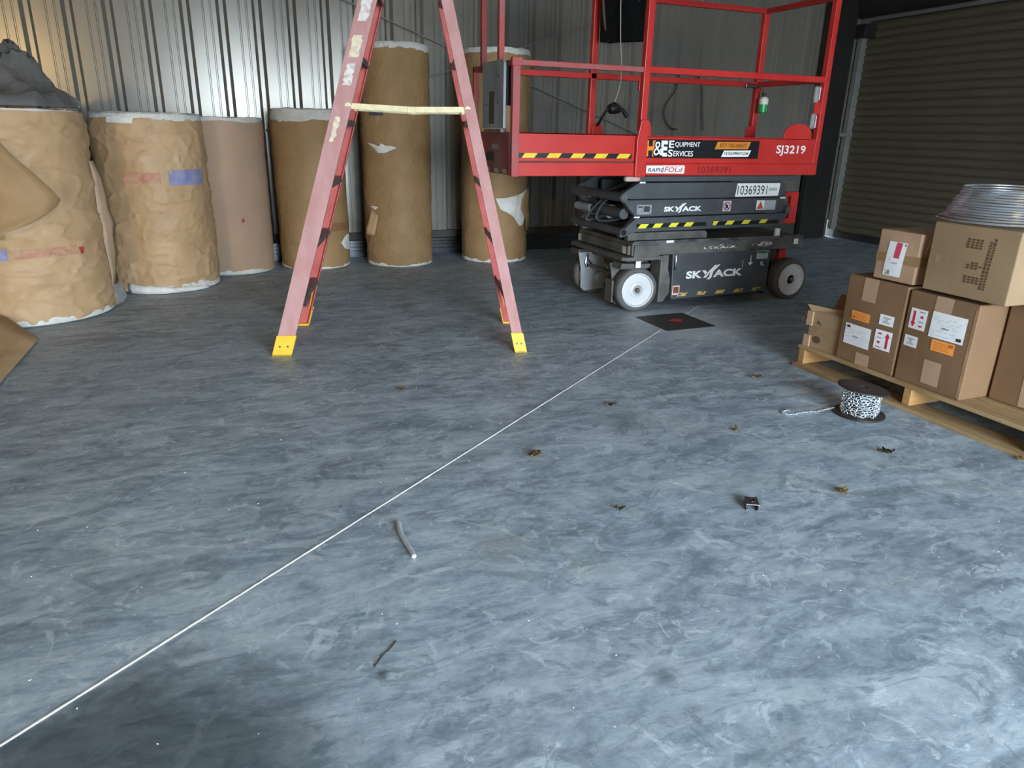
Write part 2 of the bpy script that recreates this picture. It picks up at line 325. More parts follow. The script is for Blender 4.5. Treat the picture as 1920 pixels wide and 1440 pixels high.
# ribbed sheets, three ribs to a sheet (seen from the inside: flutes run away from the room)
PITCH = 0.2825; RIB0 = 0.249
def sheet_mesh():
    prof = []
    for k in range(3):
        o = k * PITCH
        prof += [(o, 0), (o + 0.088, 0), (o + 0.092, 0.005), (o + 0.100, 0.005), (o + 0.104, 0), (o + 0.148, 0), (o + 0.152, 0.005), (o + 0.160, 0.005), (o + 0.164, 0),
                 (o + PITCH - 0.084, 0), (o + PITCH - 0.058, 0.036), (o + PITCH - 0.026, 0.036), (o + PITCH - 0.001, 0.0)]
    prof.append((3 * PITCH, 0))
    mb = MB(); n = len(prof); vs_ = [(x, y, z) for z in (0.20, CEIL) for x, y in prof]
    mb.add(vs_, [(i, i + 1, n + i + 1, n + i) for i in range(n - 1)]); return mb
first = None; x = RIB0 + 0.03 - PITCH * 3 * 7
while x < XR - 0.05:
    if x + 3 * PITCH > XL:
        if first is None: first = sheet_mesh().build('wall_sheet', 'wall_metal', wb); o = first
        else: o = first.copy(); COL.objects.link(o)
        o.location = (x, YB, 0)
    x += 3 * PITCH
struct(box('baseboard_back', 'base_dark', None, XL, XR, YB - 0.03, YB + 0.05, 0, 0.225, 0.004))
# right wall with the closed roller door
DY0, DY1, DZ = 3.1, 6.985, 2.46
wr = MB(); wr.box(XR + 0.05, XR + 0.25, DY1, YB + 0.06, 0, CEIL).box(XR + 0.05, XR + 0.25, YF, DY0, 0, CEIL).box(XR + 0.05, XR + 0.25, DY0, DY1, DZ, CEIL)
struct(wr.build('wall_right', 'wall_dark'))
door = struct(box('door_1', 'base_dark', None, XR + 0.12, XR + 0.16, DY0 - 0.05, DY1 + 0.05, 0.0, DZ + 0.02))
SP = 0.085; sl = None
for k in range(28):
    if sl is None:
        prof = [(0.0, 0.0), (-0.006, 0.006), (-0.018, 0.02), (-0.020, 0.042), (-0.018, 0.064), (-0.006, 0.078), (0.0, 0.084), (0.012, 0.084), (0.012, 0.0)]
        sl = MB().prism(prof, lambda a, b, d: (a, d, b), DY0, DY1).build('slat', 'curtain', door, smooth=True); o = sl
    else: o = sl.copy(); COL.objects.link(o)
    o.location = (XR + 0.085, 0, 0.07 + SP * k)
box('bottom_bar', 'steel_dark', door, XR + 0.05, XR + 0.11, DY0, DY1, 0.0, 0.075, 0.004)
box('guide_rail', 'guide', door, XR - 0.005, XR + 0.10, DY1 - 0.01, DY1 + 0.06, 0.10, 2.40, 0.004)
box('guide_rail', 'guide', door, XR - 0.005, XR + 0.10, DY0 - 0.075, DY0 + 0.01, 0.10, 2.40, 0.004)
box('guide_bracket', 'guide', door, XR - 0.13, XR + 0.08, DY1 - 0.03, DY1 + 0.08, 1.20, 1.245, 0.004)
box('header_bracket', 'steel_dark', door, XR - 0.10, XR + 0.10, DY1 - 0.12, DY1 + 0.09, 2.28, 2.42, 0.006)
MB().lathe([(0.17, DY0 - 0.1), (0.17, DY1 + 0.05)], (XR - 0.02, 0, 2.66), 'y', 24).build('barrel_hood', 'steel_dark', door)
struct(box('trim_1', 'steel_dark', None, 6.66, 7.05, 6.95, 7.025, 0, CEIL, 0.004))           # corner column
struct(box('trim_2', 'steel_dark', None, XL, XR, 6.80, 7.05, 3.2, 3.4, 0.004))               # girt high on the wall

# joint filler in the slab
jb = MB(); A = Vector((-0.80, 1.19, 0)); B = Vector((3.22, 4.24, 0)); D = (B - A); Ln = D.length; D.normalize(); S = Vector((-D.y, D.x, 0))
k = 260; vs_ = []
for i in range(k + 1):
    p = A + D * (Ln * i / k); t = i / k
    wd = (0.0042 + 0.0012 * noise.noise(p * 9) + 0.0008 * noise.noise(p * 40)) * (1.0 if t < 0.84 else 0.45)
    hgt = 0.0016 + 0.0006 * noise.noise(p * 25)
    vs_ += [p - S * wd, p - S * wd * 0.5 + Vector((0, 0, hgt)), p + S * wd * 0.5 + Vector((0, 0, hgt)), p + S * wd]
jb.add(vs_, [(4 * i + j, 4 * i + j + 1, 4 * i + j + 5, 4 * i + j + 4) for i in range(k) for j in range(3)])
jo = jb.build('joint_filler', 'joint', fl); jo['label'] = 'thin white filled joint running across the slab'

# cross-bracing rods in front of the back wall
def rod(p, q, label):
    tag(MB().tube([p, q], 0.005, 8).build('brace_rod', 'guide'), label, 'rod', 'wall bracing rods')
rod((-1.85, 7.032, 3.30), (6.68, 7.032, 0.36), 'dark bracing rod falling to the right across the ribbed wall')
rod((-1.6, 7.053, 0.45), (6.68, 7.053, 3.19), 'dark bracing rod rising to the right across the ribbed wall')

# galvanized channels lying along the base of the back wall
chan = [(7.000, 0.000, 0.062, 0.30, 3.95), (7.003, 0.0625, 0.034, 0.36, 3.80), (7.006, 0.0970, 0.030, 0.22, 4.0), (7.009, 0.1275, 0.030, 0.40, 3.7)]
names = ['lowest galvanized steel channel lying on the floor along the back wall', 'second galvanized steel channel up, stacked along the back wall',
         'third galvanized steel channel up, stacked along the back wall', 'topmost galvanized steel channel stacked along the back wall']
for (y0, z0, h, x0, x1), lb in zip(chan, names):
    prof = [(y0, z0), (y0 + 0.048, z0), (y0 + 0.048, z0 + h), (y0 + 0.044, z0 + h), (y0 + 0.044, z0 + 0.004), (y0 + 0.006, z0 + 0.004), (y0 + 0.006, z0 + h - 0.012), (y0 + 0.02, z0 + h - 0.006), (y0 + 0.02, z0 + h), (y0, z0 + h)]
    tag(MB().prism(prof, lambda a, b, d: (d, a, b), x0, x1).build('steel_channel', 'galv', None, 0.002), lb, 'steel channel', 'steel channels by the wall')

# ------------------------------------------------------------------ insulation rolls
def fbm(x, y, z, o=4):
    s, a, f_ = 0, 1, 1
    for _ in range(o): s += a * noise.noise(Vector((x * f_, y * f_, z * f_))); a *= 0.5; f_ *= 2.03
    return s
class Roll:
    def __init__(self, label, cx, cy, R, H, seed, mt='kraft', wr=1.0, rim=0.02, taper=0.0, puff=0.03, core=1.0):
        self.R, self.H, self.s, self.wr, self.rim, self.taper = R, H, seed, wr, rim, taper
        self.t = thing('insulation_roll', label, 'insulation roll', (cx, cy, 0), 0, 'rolls of insulation in brown paper')
        n, k = 150, 130; vs_ = []; fs = []
        for i in range(k + 1):
            for j in range(n):
                th = 2 * PI * j / n; zb = 0.004 + rim * max(0.0, 0.45 + 1.1 * noise.noise(Vector((math.cos(th) * 1.6, math.sin(th) * 1.6, seed))))
                zt = H - 0.006 + 0.008 * noise.noise(Vector((math.cos(th) * 3, math.sin(th) * 3, seed + 5)))
                z = zb + (zt - zb) * i / k
                vs_.append(self.p(th, z))
        for i in range(k):
            for j in range(n): fs.append((i * n + j, i * n + (j + 1) % n, (i + 1) * n + (j + 1) % n, (i + 1) * n + j))
        mb = MB(); mb.add(vs_, fs); mb.smooth = True
        self.wrap = mb.build('paper_wrap', mt, self.t)
        # glass wool core: shows as the rim at the floor and the fluffy end on top
        prof = [(R * 0.94, 0.0), (R * 0.995, 0.012), (R * 0.985, 0.05), (R * 0.96, 0.1), (R * 0.96, H - 0.05), (R * 0.99, H - 0.01), (R * 0.985, H + puff * 0.55), (R * 0.95, H + puff * 0.9), (R * 0.85, H + puff)]; P0 = H + puff - 0.02
        rr = 0.85
        while rr > 0.2:
            prof += [(R * (rr - 0.03), P0 + 0.012), (R * (rr - 0.06), P0 + 0.02)]; rr -= 0.07
        prof += [(R * 0.12, P0), (R * 0.02, P0 - 0.02)]
        c = MB().lathe([(r_ if h_ < 0.2 else r_ * core, h_) for r_, h_ in prof], (0, 0, 0), 'z', 72)
        c.v = [(x * (1 + 0.012 * fbm(x * 6, y * 6, z * 3 + seed)), y * (1 + 0.012 * fbm(x * 6, y * 6, z * 3 + seed)), z + (0.008 * fbm(x * 9, y * 9, seed) if z > 0.1 else 0)) for x, y, z in c.v]
        c.build('glass_wool_core', 'glass_wool', self.t, label='white glass wool showing at the ends')
    def r(self, th, z):
        R, s = self.R, self.s; cx, sx = math.cos(th), math.sin(th)
        low = 0.020 * fbm(cx * 0.9 + s, sx * 0.9, z * 1.5, 2)
        wr = fbm(cx * 1.5 + s, sx * 1.5 + z * 1.3, z * 6.0, 2); w2 = fbm(cx * 3.2 + z * 2.2, sx * 3.2 + s, z * 6.0 - cx * 3.0, 2)
        ridge = max(0, 1 - abs(wr) * 4.0) ** 2 + 0.8 * max(0, 1 - abs(w2) * 6.0) ** 2
        band = 0.010 * math.sin(z * 2 * PI / 0.27 + s + 0.5 * noise.noise(Vector((cx, sx, s))))
        sq = -0.012 * math.exp(-z / 0.03) - 0.010 * math.exp(-(self.H - z) / 0.03)
        return R * (1 + low + self.taper * (z / self.H - 0.5)) + self.wr * (0.0075 * ridge - 0.001 + 0.5 * band * (0.5 + noise.noise(Vector((cx * 2, sx * 2, z * 2 + s))))) + sq
    def p(self, th, z, off=0.0):
        r = self.r(th, z) + off; return (r * math.cos(th), r * math.sin(th), z)
    def patch(self, name, poly, mt, off=0.003, label=None, parent=None, crumple=0.0):
        """a scrap lying on the wrap; poly is a list of (angle, height)"""
        dense = []
        for i in range(len(poly)):
            a, b = poly[i], poly[(i + 1) % len(poly)]
            for q in range(4): dense.append((a[0] + (b[0] - a[0]) * q / 4, a[1] + (b[1] - a[1]) * q / 4))
        ct = sum(a for a, b in poly) / len(poly); cz = sum(b for a, b in poly) / len(poly)
        n = len(dense); R_ = 5; vs_ = [self.p(ct, cz, off)]; fs = []
        for k in range(1, R_ + 1):
            for a, b in dense:
                tt, zz = ct + (a - ct) * k / R_, cz + (b - cz) * k / R_
                vs_.append(self.p(tt, zz, off + crumple * (0.5 + fbm(tt * 5, zz * 14, self.s, 2)) * (1 if k < R_ else 0.3)))
        fs += [(0, 1 + j, 1 + (j + 1) % n) for j in range(n)]
        for k in range(R_ - 1):
            for j in range(n): fs.append((1 + k * n + j, 1 + (k + 1) * n + j, 1 + (k + 1) * n + (j + 1) % n, 1 + k * n + (j + 1) % n))
        mb = MB(); mb.add(vs_, fs); mb.smooth = True
        return mb.build(name, mt, parent or self.wrap, label=label)
    def rect(self, a0, a1, z0, z1): 
        return [(a0, z0), ((a0 + a1) / 2, z0), (a1, z0), (a1, z1), ((a0 + a1) / 2, z1), (a0, z1)]
    def flap(self, name, rows, mt, label=None):
        """rows of (angle, height, lift) points: a sheet that stands off the wrap"""
        nn = len(rows[0]); vs_ = [self.p(a, z, o) for rw in rows for a, z, o in rw]
        fs = [(i * nn + j, i * nn + j + 1, (i + 1) * nn + j + 1, (i + 1) * nn + j) for i in range(len(rows) - 1) for j in range(nn - 1)]
        mb = MB(); mb.add(vs_, fs); mb.smooth = True
        return mb.build(name, mt, self.wrap, label=label, solid=0.0015)

r1 = Roll('short wide paper-wrapped roll at the far left, under grey plastic', -1.16, 5.43, 0.47, 1.245, 1.3, 'kraft', 1.35, 0.015, puff=0.006, core=0.95)
r2 = Roll('wrinkled short paper-wrapped roll with a blue print patch', -0.385, 6.14, 0.375, 1.225, 4.1, 'kraft', 1.2, 0.05, puff=0.032)
r3 = Roll('smooth short roll between the blue-printed roll and the white-topped roll', 0.125, 6.655, 0.325, 1.235, 7.7, 'kraft_rose', 0.25, 0.015, puff=0.008)
r4 = Roll('short paper-wrapped roll with fluffy white top behind the ladder', 0.815, 6.695, 0.300, 1.25, 9.2, 'kraft_dark', 0.4, 0.0, puff=0.075)
r5 = Roll('tall paper-wrapped roll standing between the ladder legs', 1.575, 6.62, 0.30, 1.83, 12.5, 'kraft_dark', 0.7, 0.04, 0.0, puff=0.035)
r6 = Roll('tall paper-wrapped roll standing behind the lift platform', 2.505, 6.60, 0.315, 1.83, 16.9, 'kraft_dark', 0.4, 0.02, puff=0.04)
# prints and tears
r1.patch('printed_patch', r1.rect(-1.80, -1.53, 0.41, 0.475), 'print_blue', label='faded blue print')
r1.patch('printed_band', r1.rect(-1.46, -0.72, 0.415, 0.47), 'print_red', label='faded red print')
r1.patch('printed_dot', r1.rect(-0.70, -0.63, 0.412, 0.455), 'print_dot', label='small red square mark')
r2.patch('printed_patch', r2.rect(-1.26, -0.50, 0.77, 0.875), 'print_blue', label='faded blue print')
r2.patch('printed_band', r2.rect(-2.05, -1.40, 0.785, 0.86), 'print_red', label='faded red print')
r2.patch('white_facing_strip', [(-2.2, 1.185), (-1.75, 1.18), (-1.72, 1.225), (-2.2, 1.232)], 'wool_white', 0.005, 'white facing showing at the top', crumple=0.006)
r2.flap('bottom_facing', [[(-2.30 + 0.09 * j, 0.075 - 0.0028 * j + 0.012 * noise.noise(Vector((j * 0.7, 0, 2))), 0.006) for j in range(19)],
                          [(-2.30 + 0.09 * j, 0.040 - 0.0012 * j, 0.018) for j in range(19)], [(-2.30 + 0.09 * j, 0.004, 0.022) for j in range(19)]], 'wool_white', 'white facing curling out at the foot')
r3.patch('printed_dot', r3.rect(-1.33, -1.26, 0.435, 0.465), 'print_dot', label='small red square mark')
r4.patch('torn_spot', [(-0.90, 0.225), (-0.75, 0.265), (-0.62, 0.285), (-0.42, 0.295), (-0.42, 0.15), (-0.62, 0.16), (-0.74, 0.17)], 'wool_white', 0.006, 'white facing showing through a tear', crumple=0.006)
r4.patch('printed_band', r4.rect(-1.5, -0.3, 0.33, 0.40), mat('print_rust', (0.24, 0.10, 0.045), 0.65, 0, (0.26, 0.15, 0.07), 14), label='faint rusty print')
r5.patch('torn_spot', [(-2.75, 1.068), (-2.5, 1.025), (-2.36, 0.985), (-2.15, 0.985), (-1.95, 1.01), (-1.80, 1.03), (-1.98, 1.045), (-2.12, 1.045), (-2.25, 1.065), (-2.33, 1.035), (-2.5, 1.055)], 'wool_white', 0.006, 'white facing showing through a tear', crumple=0.008)
r5.patch('printed_patch', r5.rect(-2.62, -2.16, 1.285, 1.318), mat('print_slate', (0.07, 0.075, 0.09), 0.65), label='small slate grey print')
r5.patch('torn_spot', [(-2.72, 0.532), (-2.55, 0.535), (-2.42, 0.526), (-2.56, 0.505)], 'wool_white', 0.006, crumple=0.005)
r5.flap('torn_flap', [[(-2.75 + 0.08 * j, 0.50 - 0.01 * j, 0.004 + 0.002 * j) for j in range(5)], [(-2.78 + 0.07 * j, 0.42 - 0.012 * j, 0.022 - 0.003 * j) for j in range(5)],
                      [(-2.80 + 0.06 * j, 0.34 - 0.012 * j, 0.045 - 0.008 * j) for j in range(5)], [(-2.80 + 0.05 * j, 0.29 - 0.004 * j, 0.05 - 0.009 * j) for j in range(5)]], 'kraft', 'loose brown paper flap')
r6.patch('torn_spot', [(-1.90, 0.60), (-1.6, 0.605), (-1.3, 0.62), (-1.0, 0.645), (-0.72, 0.685), (-0.74, 0.52), (-0.82, 0.43), (-0.98, 0.345), (-1.12, 0.345), (-1.34, 0.43), (-1.52, 0.468), (-1.75, 0.50)], 'wool_white', 0.006, 'large white tear in the paper', crumple=0.010)
r6.flap('torn_flap', [[(-1.02 + 0.08 * j, 0.60 + 0.02 * j, 0.016) for j in range(6)], [(-1.13 + 0.095 * j, 0.50 + 0.01 * j, 0.028) for j in range(6)], [(-0.93 + 0.06 * j, 0.42, 0.032) for j in range(6)], [(-0.88 + 0.045 * j, 0.30, 0.03) for j in range(6)]], 'kraft_dark', 'brown paper flap hanging in the tear')
# r1: pointed paper flap standing off towards the camera, and the loose edge by its neighbour
ztab = [(1.13, -1.44), (1.00, -1.28), (0.883, -1.11), (0.80, -1.00), (0.755, -0.955), (0.72, -0.99), (0.628, -1.20), (0.58, -1.42), (0.531, -1.66)]
rows = []
for i in range(17):
    z = 1.13 - 0.60 * i / 16
    for (za, ta), (zb, tb_) in zip(ztab, ztab[1:]):
        if zb <= z <= za + 1e-6: tip = ta + (tb_ - ta) * (za - z) / (za - zb)
    low = max(0, (0.75 - z) / 0.22)
    tip += 0.03 * noise.noise(Vector((i * 1.7, 3, 1))) * (1 if z < 0.75 else 0.3)
    up = 1 - abs(z - 0.76) / 0.40
    rows.append([(-2.5 + (tip + 2.5) * j / 11, z + 0.03 * low * (j / 11 - 0.5), 0.022 + (0.085 * max(0, up) + 0.02) * (j / 11) ** 2.2 + 0.006 * noise.noise(Vector((j * 0.5, i * 0.4, 7)))) for j in range(12)])
r1.flap('torn_flap', rows, 'kraft_dark', 'pointed torn paper flap standing off the roll')
r1.flap('loose_edge', [[(-0.10 + 0.075 * j, 0.95 - 0.10 * i, 0.004 + 0.019 * j * math.sin(PI * (i + 0.6) / 9) + 0.006 * noise.noise(Vector((i * 0.9, j, 2)))) for j in range(4)] for i in range(9)], 'kraft_rose', 'loose outer edge of the wrapping')
r1.flap('film_scrap', [[(-0.16 + 0.06 * j, 0.17 - 0.035 * i, 0.012 + 0.010 * j + 0.012 * ((i + j) % 2)) for j in range(5)] for i in range(5)], 'film', 'clear plastic film scrap at the foot')

# grey plastic film bunched on the leftmost roll
bg_ = MB(); n, k = 72, 26; vs_ = []; fs = []
for i in range(k + 1):
    for j in range(n):
        th = 2 * PI * j / n; f_ = i / k
        r = 0.45 * (1 - f_ ** 1.5)
        # heaped to the left with a hanging skirt
        px_, py_ = r * math.cos(th), r * math.sin(th)
        peak = 0.25 * math.exp(-(((px_ - 0.17) / 0.13) ** 2 + ((py_ + 0.05) / 0.20) ** 2)) + 0.13 * math.exp(-(((px_ + 0.08) / 0.2) ** 2 + (py_ / 0.25) ** 2)) + 0.05 * math.exp(-(((px_ - 0.33) / 0.1) ** 2 + ((py_ + 0.1) / 0.2) ** 2))
        crease = fbm(r * math.cos(th) * 7, r * math.sin(th) * 7, 3.3, 3)
        rg = max(0, 1 - abs(fbm(px_ * 5 + 2, py_ * 5, 8.1, 2)) * 4)
        z = 0.03 + peak * (1 + 0.25 * crease + 0.25 * rg) + 0.022 * abs(crease) + 0.012 * rg + 0.03 * (1 - r / 0.45)
        if i == 0: z = 0.002; r = 0.475
        if i == 1: z = 0.030; r = 0.470
        vs_.append((r * math.cos(th) * (1 + 0.03 * crease), r * math.sin(th) * (1 + 0.03 * crease), z))
for i in range(k):
    for j in range(n): fs.append((i * n + j, i * n + (j + 1) % n, (i + 1) * n + (j + 1) % n, (i + 1) * n + j))
bg_.add(vs_, fs); bg_.smooth = True
o = bg_.build('plastic_sheet', 'bag'); o.location = (-1.16, 5.43, 1.262); tag(o, 'crumpled shiny grey plastic sheet heaped on the leftmost roll', 'plastic sheet')

# flattened cardboard lying on the floor at the left edge
cb = MB(); n = 10; vs_ = []; fs = []
for i in range(n + 1):
    for j in range(n + 1):
        u, v_ = i / n, j / n; xx = -1.02 - 0.9 * u + 0.03 * (v_ - 0.5); yy = 3.55 + 1.10 * v_ + 0.27 * v_ ** 4 * min(1, u * 4)
        vs_.append((xx, yy, 0.012 + 0.02 * u + 0.10 * v_ ** 5 * min(1, u * 4) + 0.05 * max(0, noise.noise(Vector((u * 2, v_ * 2, 4)))) * u))
for i in range(n):
    for j in range(n): fs.append((i * (n + 1) + j, i * (n + 1) + j + 1, (i + 1) * (n + 1) + j + 1, (i + 1) * (n + 1) + j))
cb.add(vs_, fs); cb.smooth = True
tag(cb.build('cardboard_sheet', 'kraft', solid=0.006), 'flat brown sheet on the floor at the left edge of the picture', 'cardboard')

# ------------------------------------------------------------------ step ladder
ld = thing('step_ladder', 'faded red fibreglass step ladder with yellow feet', 'ladder', (0.977, 4.078, 0), math.radians(-15.3))
def lx(side, z): return -0.653 + 0.301 * z if side == 'L' else 0.665 - 0.221 * z
def ly(z): return 0.34 - 0.0739 * z
def rail(side, s, wd, mt):
    hw = wd / 2; fd = 0.030; t = 0.006; sgn = s
    # C section, web outside, flanges inwards
    sec = [(-hw, 0), (hw, 0), (hw, -fd), (hw - t, -fd), (hw - t, -t), (-hw + t, -t), (-hw + t, -fd), (-hw, -fd)]
    mb = MB(); z0, z1 = 0.012, 2.34; n = len(sec)
    vs_ = [(lx(side, z) + a, sgn * (ly(z) + b), z) for z in (z0, z1) for a, b in sec]
    mb.add(vs_, [tuple(range(n)), tuple(range(n, 2 * n))] + [(i, (i + 1) % n, n + (i + 1) % n, n + i) for i in range(n)])
    o = mb.build('rail', mt, ld)
    # yellow boot
    bt = MB(); zt = 0.115; hb = hw + 0.006
    for (a0, a1, b0, b1, zz) in ((-hb, hb, 0.001, 0.009, zt), (-hb, -hb + 0.006, -0.034, 0.001, zt * 0.9), (hb - 0.006, hb, -0.034, 0.001, zt * 0.9), (-hb, hb, -0.034, 0.009, 0.012)):
        bt.add([(lx(side, z) + a, sgn * (ly(z) + b), z) for z in (0.0, zz) for a, b in ((a0, b0), (a1, b0), (a1, b1), (a0, b1))],
               [(0, 3, 2, 1), (4, 5, 6, 7), (0, 1, 5, 4), (1, 2, 6, 5), (2, 3, 7, 6), (3, 0, 4, 7)])
    b = bt.build('foot', 'boot', ld, 0.002)
    for a in (-hw * 0.45, hw * 0.45):
        z = 0.055; MB().lathe([(0.006, -0.002), (0.006, 0.002), (0.003, 0.003)], (lx(side, z) + a, sgn * (ly(z) + 0.0095), z), 'y', 10).build('rivet', 'alu', b)
    return o
nl = rail('L', -1, 0.092, 'fibre'); fl_ = rail('L', 1, 0.092, 'fibre_in'); nr = rail('R', -1, 0.058, 'fibre'); fr_ = rail('R', 1, 0.058, 'fibre_in')
for k in range(1, 8):
    z = 0.305 * k; x = lx('L', z); y = ly(z) - 0.006
    mb = MB(); mb.box(x - 0.040, x + 0.040, -y, y, z - 0.004, z).box(x - 0.040, x - 0.036, -y, y, z - 0.030, z - 0.004).box(x + 0.036, x + 0.040, -y, y, z - 0.030, z - 0.004)
    for q in range(5): mb.box(x - 0.034 + 0.016 * q, x - 0.030 + 0.016 * q, -y, y, z, z + 0.002)
    st = mb.build('step', 'alu', ld)
    x = lx('R', z)
    MB().box(x - 0.022, x + 0.022, -y, y, z - 0.022, z - 0.018).box(x - 0.022, x - 0.018, -y, y, z - 0.018, z + 0.012).build('rear_brace', 'alu' if k > 1 else 'alu', ld)
for s in (-1, 1):                                                        # diagonal knee braces under the lowest step, gussets at the back
    z = 0.305; x = lx('L', z)
    MB().tube([(lx('L', 0.13), s * (ly(0.13) - 0.03), 0.13), (x, s * 0.20, z - 0.02)], 0.010, 6).build('knee_brace', 'alu', ld)
    x = lx('R', z)
    MB().prism([(0, 0), (0.0, -0.16), (0.10, 0)], lambda a, b, d: (x - 0.002 + (0.221 * -b) + d, s * (ly(z) - 0.03 - a), z - 0.02 + b), 0, 0.004).build('gusset', 'boot', ld)
    zz = 0.305; 
    MB().prism([(0, 0), (0.0, -0.16), (0.10, 0)], lambda a, b, d: (lx('L', z) + 0.02 + 0.301 * b + d, s * (ly(z) - 0.03 - a), z - 0.03 + b), 0, 0.004).build('gusset', 'boot', ld)
# spreader bars
for s in (-1, 1):
    y = s * (ly(1.285) - 0.012); za, zm_, zc = 1.288, 1.276, 1.283; xa, xm, xc = lx('L', 1.288) + 0.030, 0.09, lx('R', 1.283) - 0.012
    mb = MB()
    for (x0, z0, x1, z1) in ((xa, za, xm + 0.03, zm_), (xm - 0.03, zm_, xc, zc)):
        off = 0.0 if x0 == xa else s * 0.006
        for (h0, h1, t0, t1) in ((-0.014, 0.014, -0.002, 0.002), (-0.014, -0.011, -0.016 * s, 0.002)):
            mb.add([(x, y + off + t, z + h) for x, z in ((x0, z0), (x1, z1)) for t, h in ((t0, h0), (t1, h0), (t1, h1), (t0, h1))],
                   [(0, 3, 2, 1), (4, 5, 6, 7), (0, 1, 5, 4), (1, 2, 6, 5), (2, 3, 7, 6), (3, 0, 4, 7)])
    sp = mb.build('spreader_bar', 'cream', ld, 0.001)
    for xx, zz in ((xa, za), (xm, zm_), (xc, zc)):
        MB().lathe([(0.016, -0.008), (0.016, 0.006), (0.008, 0.011)], (xx, y - 0.004, zz), 'y', 14).build('pivot', 'cream', sp)
# rivets and worn labels on the near rails
for side, off in (('L', 0.021), ('R', 0.012)):
    for a in (-off, off):
        z = 1.33 + a * 0.4; MB().lathe([(0.007, -0.004), (0.006, 0.0), (0.003, 0.002)], (lx(side, z) + a, -(ly(z) + 0.001), z), 'y', 10).build('rivet', 'fibre', ld)
def rail_label(z0, z1, a0, a1, mt, seed, ink=True):
    fn = lambda a, b: (lx('L', b) + a, -(ly(b) + 0.0018), b)
    rnd = random.Random(seed); pts = []
    for i in range(9): pts.append((a0 + rnd.uniform(0, 0.010), z0 + (z1 - z0) * i / 8))
    for i in range(9): pts.append((a1 - rnd.uniform(0, 0.012), z1 - (z1 - z0) * i / 8))
    lab = flatpoly(MB(), fn, pts).build('worn_label', mt, nl, label='peeling paper label on the rail')
rail_label(1.68, 1.80, -0.028, 0.030, 'old_label', 3); rail_label(1.515, 1.615, -0.034, 0.026, 'old_label_yel', 5)
rail_label(1.385, 1.485, -0.028, 0.022, 'old_label', 8); rail_label(1.115, 1.235, -0.026, 0.010, 'old_label_yel', 11)
box('top_cap', 'fibre', ld, -0.12, 0.28, -0.19, 0.19, 2.34, 2.39, 0.01)

# ------------------------------------------------------------------ scissor lift
X0, Y0 = 2.613, 4.235
lift = thing('scissor_lift', 'red and charcoal scissor lift with its platform extended to the left', 'scissor lift', (X0, Y0, 0))
LM, EX, W = 1.50, 0.895, 0.735
def nearf(dy): return lambda a, b: (a, -dy, b)
# platform, main part
box('platform_deck', 'char', lift, 0.0, LM, 0.02, W - 0.02, 0.935, 0.96)
tp = MB(); tp.box(0.0, LM - 0.012, -0.004, 0.006, 1.0, 1.172).box(0.0, LM - 0.012, -0.004, 0.02, 1.165, 1.175)
toe = tp.build('toe_board', 'red', lift, 0.002)
box('toe_board', 'red', lift, 0.0, LM, W - 0.006, W, 0.96, 1.172, 0.002); box('toe_board', 'red', lift, LM - 0.012, LM, 0.0, W, 0.96, 1.172, 0.002)
sill = MB().prism([(-0.022, 0.925), (0.03, 0.925), (0.03, 1.004), (-0.016, 1.004), (-0.022, 0.998)], lambda a, b, d: (d, a, b), 0.0, LM).build('side_sill', 'red', lift, 0.004)
MB().prism([(W - 0.03, 0.925), (W + 0.022, 0.925), (W + 0.022, 1.004), (W - 0.03, 1.004)], lambda a, b, d: (d, a, b), 0.0, LM).build('side_sill', 'red', lift, 0.003)
# platform, extension
box('extension_deck', 'char', lift, -EX, 0.02, 0.03, W - 0.03, 0.965, 0.985)
et = MB().box(-EX, 0.0, 0.006, 0.014, 1.012, 1.178).box(-EX, 0.0, 0.006, 0.035, 1.170, 1.178).build('extension_toe_board', 'red', lift, 0.0015)
box('extension_sill', 'red', lift, -EX, 0.0, 0.0, 0.03, 0.922, 1.004, 0.003); box('sill_shade_gap', 'base_dark', lift, -EX + 0.03, -0.02, 0.012, 0.02, 1.002, 1.014)  # last box is a dark strip painting the shade in the gap above the sill
box('extension_toe_board', 'red', lift, -EX, 0.0, W - 0.02, W - 0.012, 0.922, 1.178, 0.0015)
ep = box('end_board', 'red_scuffed', lift, -EX - 0.004, -EX + 0.006, 0.035, W - 0.012, 0.925, 1.178, 0.002)
for q in range(4): MB().add([(-EX - 0.006, 0.06 + 0.15 * q + d, z) for d, z in ((0, 0.932), (0.07, 0.932), (0.085, 0.958), (0.015, 0.958))], [(0, 1, 2, 3)]).build('hazard_stripe', mat('stripe_faded', (0.45, 0.38, 0.22), 0.6), ep)
quad(MB(), lambda a, b: (-EX - 0.006, a, b), 0.22, 0.34, 1.075, 1.105).build('faded_label', 'sticker_grey', ep); quad(MB(), lambda a, b: (-EX - 0.006, a, b), 0.30, 0.44, 1.0, 1.055).build('faded_label', 'base_dark', ep)
# hazard tape on extension
mb = MB(); quad(mb, nearf(-0.0045), -EX + 0.01, -0.05, 1.030, 1.060); ht = mb.build('hazard_tape', 'signblack', et)
for q in range(5):
    a = -EX + 0.065 + 0.166 * q; flatpoly(MB(), nearf(-0.003), [(a, 1.031), (a + 0.085, 1.031), (a + 0.108, 1.059), (a + 0.023, 1.059)]).build('yellow_block', 'yellow', et)
